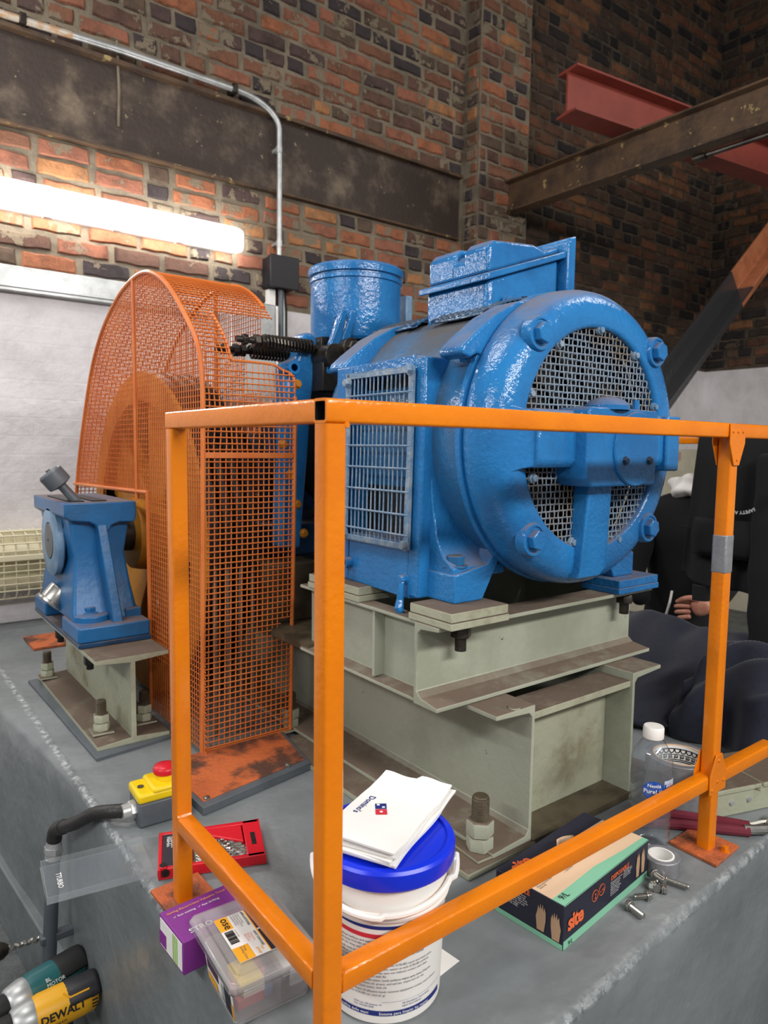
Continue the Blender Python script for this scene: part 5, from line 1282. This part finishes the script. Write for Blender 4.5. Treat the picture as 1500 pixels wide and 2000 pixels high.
for i, (p, z) in enumerate((([(.77, .125), (.83, .075), (.895, .005), (.925, -.028)], .010), ([(.80, .145), (.86, .092), (.915, .02), (.94, -.02)], .012))):
    b = MB(); b.tube(spline([(x, y, z) for x, y in p], 6), .0095, 10); part('grip', b, M_maroon, t)
b = MB(); b.tube(spline([(.92, -.02, .012), (.955, -.045, .013), (.985, -.04, .012), (1.02, -.03, .01)], 5), .009, 10); b.tube([(.94, -.02, .012), (.97, -.03, .012), (1.01, -.05, .01)], .007, 8); part('jaw', b, M_steel, t)
t = frame((.905, .02, 0), (1.25, -.09, 0), 'steel_case', 'grey-green riveted steel case on the plinth behind the right rail post', 'case')
b = MB(); b.box(.02, .29, .03, .16, 0, .05); part('body', b, M_green_dirty, t, bev=.003)
b = MB(); b.box(.018, .138, .028, .162, .046, .058); part('lid', b, M_green_dirty, t, bev=.003); b = MB(); b.box(.141, .29, .028, .162, .046, .058); part('lid', b, M_green_dirty, t, bev=.003)
for x in (.06, .105, .175, .22):
    b = MB(); b.lathe([(.006, 0), (.005, .003), (0, .004)], (x, .03, .028), (0, -1, 0), 12); part('rivet', b, M_galv, t)
b = MB(); b.lathe([(.006, 0), (.005, .003), (0, .004)], (.08, .09, .058), n=12); part('rivet', b, M_galv, t)

# ------------------------------------------------------------------ cordless drills standing on the floor
def drill(name, label, tail, nose, mats, kind, hz=-.6):
    tail, nose = V(tail), V(nose); d = nose - tail; L = d.length
    t = thing(name, label, 'drill', (tail.x, tail.y, hz), local=True, rot=(0, 0, math.atan2(d.y, d.x)))
    z = tail.z - hz; body, dark, metal = mats
    b = MB(); b.lathe([(0, 0), (.026, .0), (.034, .008), (.036, .03), (.036, .10), (.033, .115), (.0, .116)], (0, 0, z), (1, 0, 0), 24)
    for k in range(len(b.v)):
        v = b.v[k]; 
    part('motor_body', b, body, t, angle=40)
    b = MB(); b.lathe([(.0355, -.004), (.037, .004), (.037, .052), (.0355, .056), (.03, .056), (.03, -.004)], (0, 0, z), (1, 0, 0), 24, a0=math.radians(20), a1=math.radians(170), ref=(0, 1, 0)); part('rear_grip_pad', b, dark, t, solid=.001)
    b = MB(); b.prism([(.045, -.018, z - .02), (.09, -.018, z - .02), (.085, -.018, .05), (.04, -.018, .05)], (0, .036, 0)); part('handle', b, dark, t, bev=.010, seg=3)
    b = MB(); b.box(.022, .135, -.038, .038, 0, .062); part('battery', b, dark, t, bev=.008, seg=3)
    b = MB(); b.lathe([(.0, .112), (.034, .112), (.035, .12), (.03, .145), (.026, .15), (0, .15)], (0, 0, z), (1, 0, 0), 24); part('gear_nose', b, metal, t, angle=40)
    b = MB(); b.lathe([(.0, .148), (.024, .148), (.024, .165), (.017, .19), (.009, .2), (0, .2)], (0, 0, z), (1, 0, 0), 20); part('chuck', b, M_blackm if kind != 'steel' else M_oily, t, angle=40)
    b = MB(); b.prism([(.072, -.008, z - .03), (.085, -.008, z - .03), (.08, -.008, z - .06), (.066, -.008, z - .06)], (0, .016, 0)); part('trigger', b, M_blackm, t, bev=.003)
    if kind == 'yellow':
        b = MB(); b.lathe([(.0375, .012), (.0375, .018), (.0375, .06)], (0, 0, z), (1, 0, 0), 6, a0=math.radians(170), a1=math.radians(200), ref=(0, 1, 0)); part('side_badge', b, M_dwyellow, t)
        q = lambda x, y: (.09 - x, .0368 * math.cos(math.radians(175) - y / .037), z + .0368 * math.sin(math.radians(175) - y / .037))
        q2 = lambda x, y, dr=.0008: (.015 + x, -(.0362 + dr) * math.cos(y / .036), z + (.0362 + dr) * math.sin(y / .036))
        q3 = lambda x, y, dr=.0008: (.108 - x, (.0362 + dr) * math.cos(y / .036), z + (.0362 + dr) * math.sin(y / .036))
        text(t, 'DEWALT', .020, 0, 0, 0, M_ink, bold=.03, bend=lambda x, y: q3(x, y + .002))
        text(t, 'XR BRUSHLESS', .007, 0, 0, 0, M_ink, bold=.01, bend=lambda x, y: q3(x, y - .010))
        for k in range(5):
            b = MB(); b.grid(lambda u, v: q3(.092 + .011 * u, .018 - k * .0065 + .003 * v, .0012), 2, 1); part('vent_slot', b, M_blackm, t)
        b = MB(); b.tube([q3(.045, .040, .001), q3(.055, .028, .001), q3(.09, .028, .001)], .0018, 6); part('yellow_trim', b, M_dwyellow, t)
    if kind == 'teal':
        q3 = lambda x, y, dr=.0008: (.10 - x, (.0362 + dr) * math.cos(y / .036), z + (.0362 + dr) * math.sin(y / .036))
        text(t, 'BL\nMOTOR', .010, 0, 0, 0, M_inkw, bend=lambda x, y: q3(x + .015, y + .024))
        for k in range(4):
            b = MB(); b.tube([q3(.055 + .008 * k, -.004, .001), q3(.063 + .008 * k, .008, .001)], .0018, 5); part('vent_slot', b, M_blackm, t)
    return t, z
drill('cordless_drill', 'teal and black cordless drill driver standing behind the yellow one at lower left', (-.052, .868, -.362), (-.19, .832, -.362), (M_teal, M_blackm, M_galv), 'teal')
drill('cordless_drill', 'yellow and black cordless drill standing nearest the camera at lower left', (-.048, .775, -.36), (-.19, .768, -.36), (M_dwyellow, M_black, M_galv), 'yellow')
t, z = drill('cordless_drill', 'third cordless drill at the left edge with a long bit in its chuck', (-.355, 1.08, -.40), (-.07, 1.05, -.40), (M_teal, M_blackm, M_oily), 'steel')
b = MB(); n_ = 40; b.tube([(.198 + .088 * k / n_, .0022 * math.cos(k * .9), z + .0022 * math.sin(k * .9)) for k in range(n_ + 1)], [.0052 * (1 if k % 3 else .8) for k in range(n_)] + [.001], 7); part('drill_bit', b, M_steel, t)

# ------------------------------------------------------------------ clothes on the far rail
def fold(y, z, s, a=.012): return a * (math.sin(y * 34 + s) * .6 + math.sin(y * 71 + 2.1 * s + z * 9) * .4)
def drape(nm, m, label, cat, top, yl, yr, hem, seed, x0=XF, back=.14, dep=lambda u, v: 0, group=None, nu=26, nv=34, parent=None, thick=.006):
    """cloth hung over the rail bar at x0, height top; hem(u) = height of the front hem"""
    b = MB()
    def f(u, v):
        y = yl(v) + (yr(v) - yl(v)) * u
        if v < .2:                                  # behind the bar and over it
            k = v / .2
            if k < .55: return V((x0 + .022, y, top - back * (1 - k / .55)))
            q = (k - .55) / .45 * PI; return V((x0 + .02 * math.cos(q), y, top + .006 + .016 * math.sin(q)))
        k = (v - .2) / .8; z = top + (hem(u) - top) * k
        return V((x0 - .022 - dep(u, k) + fold(y, z, seed, .006 + .012 * k), y, z))
    b.grid(f, nu, nv)
    if parent: return part(nm, b, m, parent, sub=1, solid=-thick, angle=None)
    return solo(nm, b, m, label, cat, (x0, (yl(0) + yr(0)) / 2, top), sub=1, solid=-thick, angle=None)
t = thing('black_hoodie', 'black hooded top with small white lettering hung over the far top rail', 'hoodie', (XF, .42, H))
KZ = [(0, .545), (.5, .566), (1, .588)]
drape('body', M_hoodie, '', '', H, lambda v: .545 + .045 * max(0, v - .2) / .8, lambda v: .22, lambda u: .335 - .03 * min(1, u * 4) + .0 * u, 1, parent=t, dep=lambda u, k: .02 * math.sin(PI * u) * k, thick=.008)
b = MB(); b.tube([(XF - .058, .575, .487), (XF - .066, .40, .478), (XF - .064, .22, .50)], .0022, 6); part('seam', b, M_hoodie, t)
b = MB(); b.grid(lambda u, v: V((XF - .062 - .012 * math.sin(PI * v) - .008 * math.sin(PI * u), .53 - .30 * u, .52 - (.115 - .05 * max(0, u - .6) / .4 * 2 * max(0, u - .6)) * v)), 10, 6); part('pouch', b, M_hoodie, t, solid=.004, angle=None)
def sleeve(nm, pts, rs, root, m=M_hoodie, sub=1, sq=.4):
    b = MB(); P = spline(pts, 5); n = len(P); R_ = [rs[0] + (rs[-1] - rs[0]) * i / (n - 1) + .003 * math.sin(i * 1.3) for i in range(n)]
    b.tube(P, R_, 12)
    for i in range(len(b.v)): c = P[i // 12]; b.v[i].x = c.x + (b.v[i].x - c.x) * sq
    return part(nm, b, m, root, angle=None, sub=sub)
sleeve('sleeve', [(XF - .0, .53, .66), (XF - .005, .525, .50), (XF - .02, .515, .36), (XF - .04, .506, .262)], (.04, .0235), t)
b = MB(); b.tube([(XF - .038, .507, .305), (XF - .04, .505, .258)], .0255, 14); part('cuff', b, M_hoodie, t)
sleeve('sleeve', [(XF - .06, .30, .72), (XF - .075, .297, .56), (XF - .078, .298, .40), (XF - .075, .294, .27), (XF - .07, .288, .165)], (.05, .054), t)
pc = V((XF - .068, .395, .60))
def arc(x, y): a = -PI / 2 + x / .085; r_ = .085 + y; return (XF - .069, pc.y + r_ * math.cos(a) * 1, pc.z + r_ * math.sin(a) * -1 - .13)
text(t, 'SAFETY ALWAYS', .0135, 0, 0, 0, M_inkw, align='CENTER', bold=.02, bend=lambda x, y: (XF - .088, .385 + (.09 + y) * math.sin(x / .09), .640 - (.09 + y) * math.cos(x / .09)))
text(t, 'BUILT\nRIGHT', .0135, 0, 0, 0, M_inkw, align='CENTER', bold=.03, bend=lambda x, y: (XF - .088, .415 + x, .548 - y))
def heap(nm, label, fn, loc, nu=30, nv=30, group=None):
    b = MB(); b.grid(fn, nu, nv); return solo(nm, b, M_cloth, label, 'garment', loc, sub=1, solid=-.006, angle=None)
# navy garment over the lower far rail, spilling down onto the plinth
def n1(u, v):
    y = .80 - .50 * u + .05 * v * (1 - u)
    if v < .15: k = v / .15; return V((XF + .03 - .04 * k, y, .07 + .085 * k + .01 * math.sin(y * 25)))
    k = (v - .15) / .85
    x = XF - .01 - .52 * k ** 1.15 - .06 * math.sin(PI * u) * k
    z = .155 * (1 - k) ** .8 + .02 + .009 * math.sin(y * 21 + k * 2) * (.5 + k) * (1 - k * .55) + .004 * math.sin(y * 57 + 3 * k)
    z += .014 * math.exp(-((u - .35) / .14) ** 2) * (1 - k)
    return V((x, y + .02 * math.sin(k * 9), max(z, .008)))
n_ = heap('navy_garment', 'large navy garment slung over the low far rail and spilling onto the plinth', n1, (1.5, .5, 0))
b = MB(); b.grid(lambda u, v: V((1.465 - .012 * v, .415 - .035 * u, .035 + .055 * v)), 3, 5); part('blue_emblem', b, M_lblue2, n_, solid=.002)
def n2(u, v):
    a = v * PI
    y = .31 - .30 * u; r_ = .11 + .02 * math.sin(u * 11) + .012 * math.sin(a * 7 + u * 6)
    x = 1.36 + .02 * math.sin(u * 7) - r_ * 1.15 * math.cos(a) * -1; z = .135 * (1 + .35 * math.sin(u * 3.2)) * math.sin(a) ** .8 + .02 * math.sin(a * 9 + u * 14) * math.sin(a) + .006
    return V((x, y, z + .05 * math.sin(a) * (u > .1)))
heap('navy_garment', 'crumpled bundle of navy clothing heaped on the plinth at the right edge', n2, (1.36, .1, 0), 34, 34)
def n3(u, v):
    y = .98 - .14 * u
    if v < .2: k = v / .2; return V((XF + .025 - .04 * k, y, .08 + .08 * k))
    k = (v - .2) / .8; return V((XF - .02 - .05 * k, y + .02 * k, .165 - .14 * k + .008 * math.sin(y * 60)))
heap('navy_garment', 'small navy sleeve hanging on the low far rail beside the bedframe', n3, (XF, .9, .16), 10, 12)

# ------------------------------------------------------------------ seated person behind the far rail
PX = 2.32
PS = thing('person', 'seated person in a black jacket with white collar behind the far rail, hand in lap', 'person', (PX, .85, -.6))
def skin_mesh(nm, verts, edges, rad, m, sub=2):
    me = bpy.data.meshes.new(nm); me.from_pydata([tuple(V(p) - OFF[PS.name]) for p in verts], edges, []); me.materials.append(m)
    o = bpy.data.objects.new(nm, me); COL.objects.link(o); o.parent = PS; OFF[o.name] = OFF[PS.name]
    o.modifiers.new('skin', 'SKIN').use_smooth_shade = True
    for i, r_ in enumerate(rad): me.skin_vertices[0].data[i].radius = r_ if isinstance(r_, tuple) else (r_, r_)
    me.skin_vertices[0].data[0].use_root = True
    s_ = o.modifiers.new('sub', 'SUBSURF'); s_.levels = s_.render_levels = sub
    return o
# body: pelvis, spine, neck, arms, legs (jacket and trousers are black)
vs = [(2.40, .92, -.10), (2.37, .93, .10), (2.33, .92, .30), (2.29, .89, .46), (2.26, .83, .545),
      (2.24, 1.03, .44), (2.15, 1.04, .22), (2.08, .93, .12),
      (2.30, .755, .44), (2.22, .665, .25), (2.115, .668, .165),
      (2.34, 1.02, -.10), (2.02, 1.04, -.07), (2.05, 1.04, -.48), (1.97, 1.04, -.56),
      (2.36, .84, -.10), (2.03, .79, -.09), (2.06, .79, -.48), (1.98, .79, -.56)]
ed = [(0, 1), (1, 2), (2, 3), (3, 4), (3, 5), (5, 6), (6, 7), (3, 8), (8, 9), (9, 10), (0, 11), (11, 12), (12, 13), (13, 14), (0, 15), (15, 16), (16, 17), (17, 18)]
rd = [(.15, .13), (.15, .125), (.165, .125), (.14, .10), .06, .075, .055, .042, .075, .058, .04, .10, .075, .055, .05, .10, .075, .055, .05]
skin_mesh('body', vs, ed, rd, M_hoodie)
def ell(c, r_, sc, n=20, k=14): b = MB(); b.sph(c, r_, n, k, 0, sc); return b
hd = V((2.235, .71, .655)); b = ell(hd, .1, (.95, .8, 1.15)); b.sph(hd + V((-.085, .015, -.01)), .018, 8, 6, 0, (1, .7, 1.3)); b.sph(hd + V((-.03, .08, -.01)), .022, 8, 6, 0, (.6, .4, 1.2)); b.sph(hd + V((-.03, -.08, -.01)), .022, 8, 6, 0, (.6, .4, 1.2)); b.sph(hd + V((-.05, 0, -.075)), .05, 10, 8); b.cyl(hd + V((0, .04, -.06)), (2.26, .80, .55), .052, .058, 14); part('head', b, M_skin, PS, angle=60)
for s_ in (-1, 1):
    b = ell(hd + V((-.083, .034 * s_, .012)), .011, (1, 1, 1), 10, 8); part('eye', b, M_inkw, PS)
b = MB(); b.box(hd.x - .098, hd.x - .084, hd.y - .022, hd.y + .022, hd.z - .062, hd.z - .055); part('mouth', b, M_inkr, PS, bev=.002)
b = ell(hd + V((.02, 0, .03)), .105, (.95, .86, 1.05)); part('hair', b, M_hair, PS)
b = MB(); b.sph((2.25, .845, .585), .085, 28, 18, 0, (.8, 1.15, .62))
for p in b.v:
    q = p - V((2.25, .845, .585)); p += q.normalized() * (.011 * math.sin(q.y * 70 + q.z * 40) + .008 * math.sin(q.z * 110 + q.x * 50)) + V((0, -.25 * max(0, q.z), 0))
part('white_collar', b, M_paper, PS, angle=None)
b = MB(); b.tube(spline([(2.115, .835, .185), (2.108, .838, .14), (2.108, .85, .09), (2.12, .868, .035)], 5), .005, 6); part('white_piping', b, M_white, PS)
# the hand: palm and five separate fingers, lightly curled
W0, Pm = V((2.10, .668, .168)), V((2.085, .735, .140))
hand = [W0, V((2.092, .70, .155)), Pm]
b = MB()
skin_mesh('hand', [W0, V((2.09, .70, .153)), V((2.083, .738, .138))], [(0, 1), (1, 2)], [(.026, .03), (.02, .04), (.018, .04)], M_skin)
for i, (dz, ln) in enumerate(((.028, .92), (.009, 1.0), (-.011, .95), (-.030, .78))):
    q = V((2.083, .735, .138 + dz * .95)); a1_ = q + V((-.006, .032 * ln, -.004 + dz * .12)); a2_ = a1_ + V((.004, .026 * ln, -.006)); a3_ = a2_ + V((.014, .014 * ln, -.006))
    skin_mesh('finger', [q, a1_, a2_, a3_], [(0, 1), (1, 2), (2, 3)], [.0098, .0092, .0086, .0072], M_skin)
skin_mesh('thumb', [V((2.085, .70, .172)), V((2.07, .732, .182)), V((2.068, .762, .172)), V((2.075, .785, .160))], [(0, 1), (1, 2), (2, 3)], [.013, .0115, .0105, .008], M_skin)
t = thing('chair', 'plain dark chair under the seated person, almost hidden behind the clothes', 'chair', (2.42, .9, -.6))
b = MB(); b.box(2.16, 2.56, .84, 1.14, -.26, -.225); part('seat', b, M_blackm, t, bev=.01)
b = MB(); b.box(2.54, 2.57, .86, 1.12, -.22, .2); part('backrest', b, M_blackm, t, bev=.01)
for x in (2.19, 2.53):
    for y in (.87, 1.11):
        b = MB(); b.cyl((x, y, -.6), (x, y, -.25), .014, .014, 10); part('leg', b, M_oily, t)
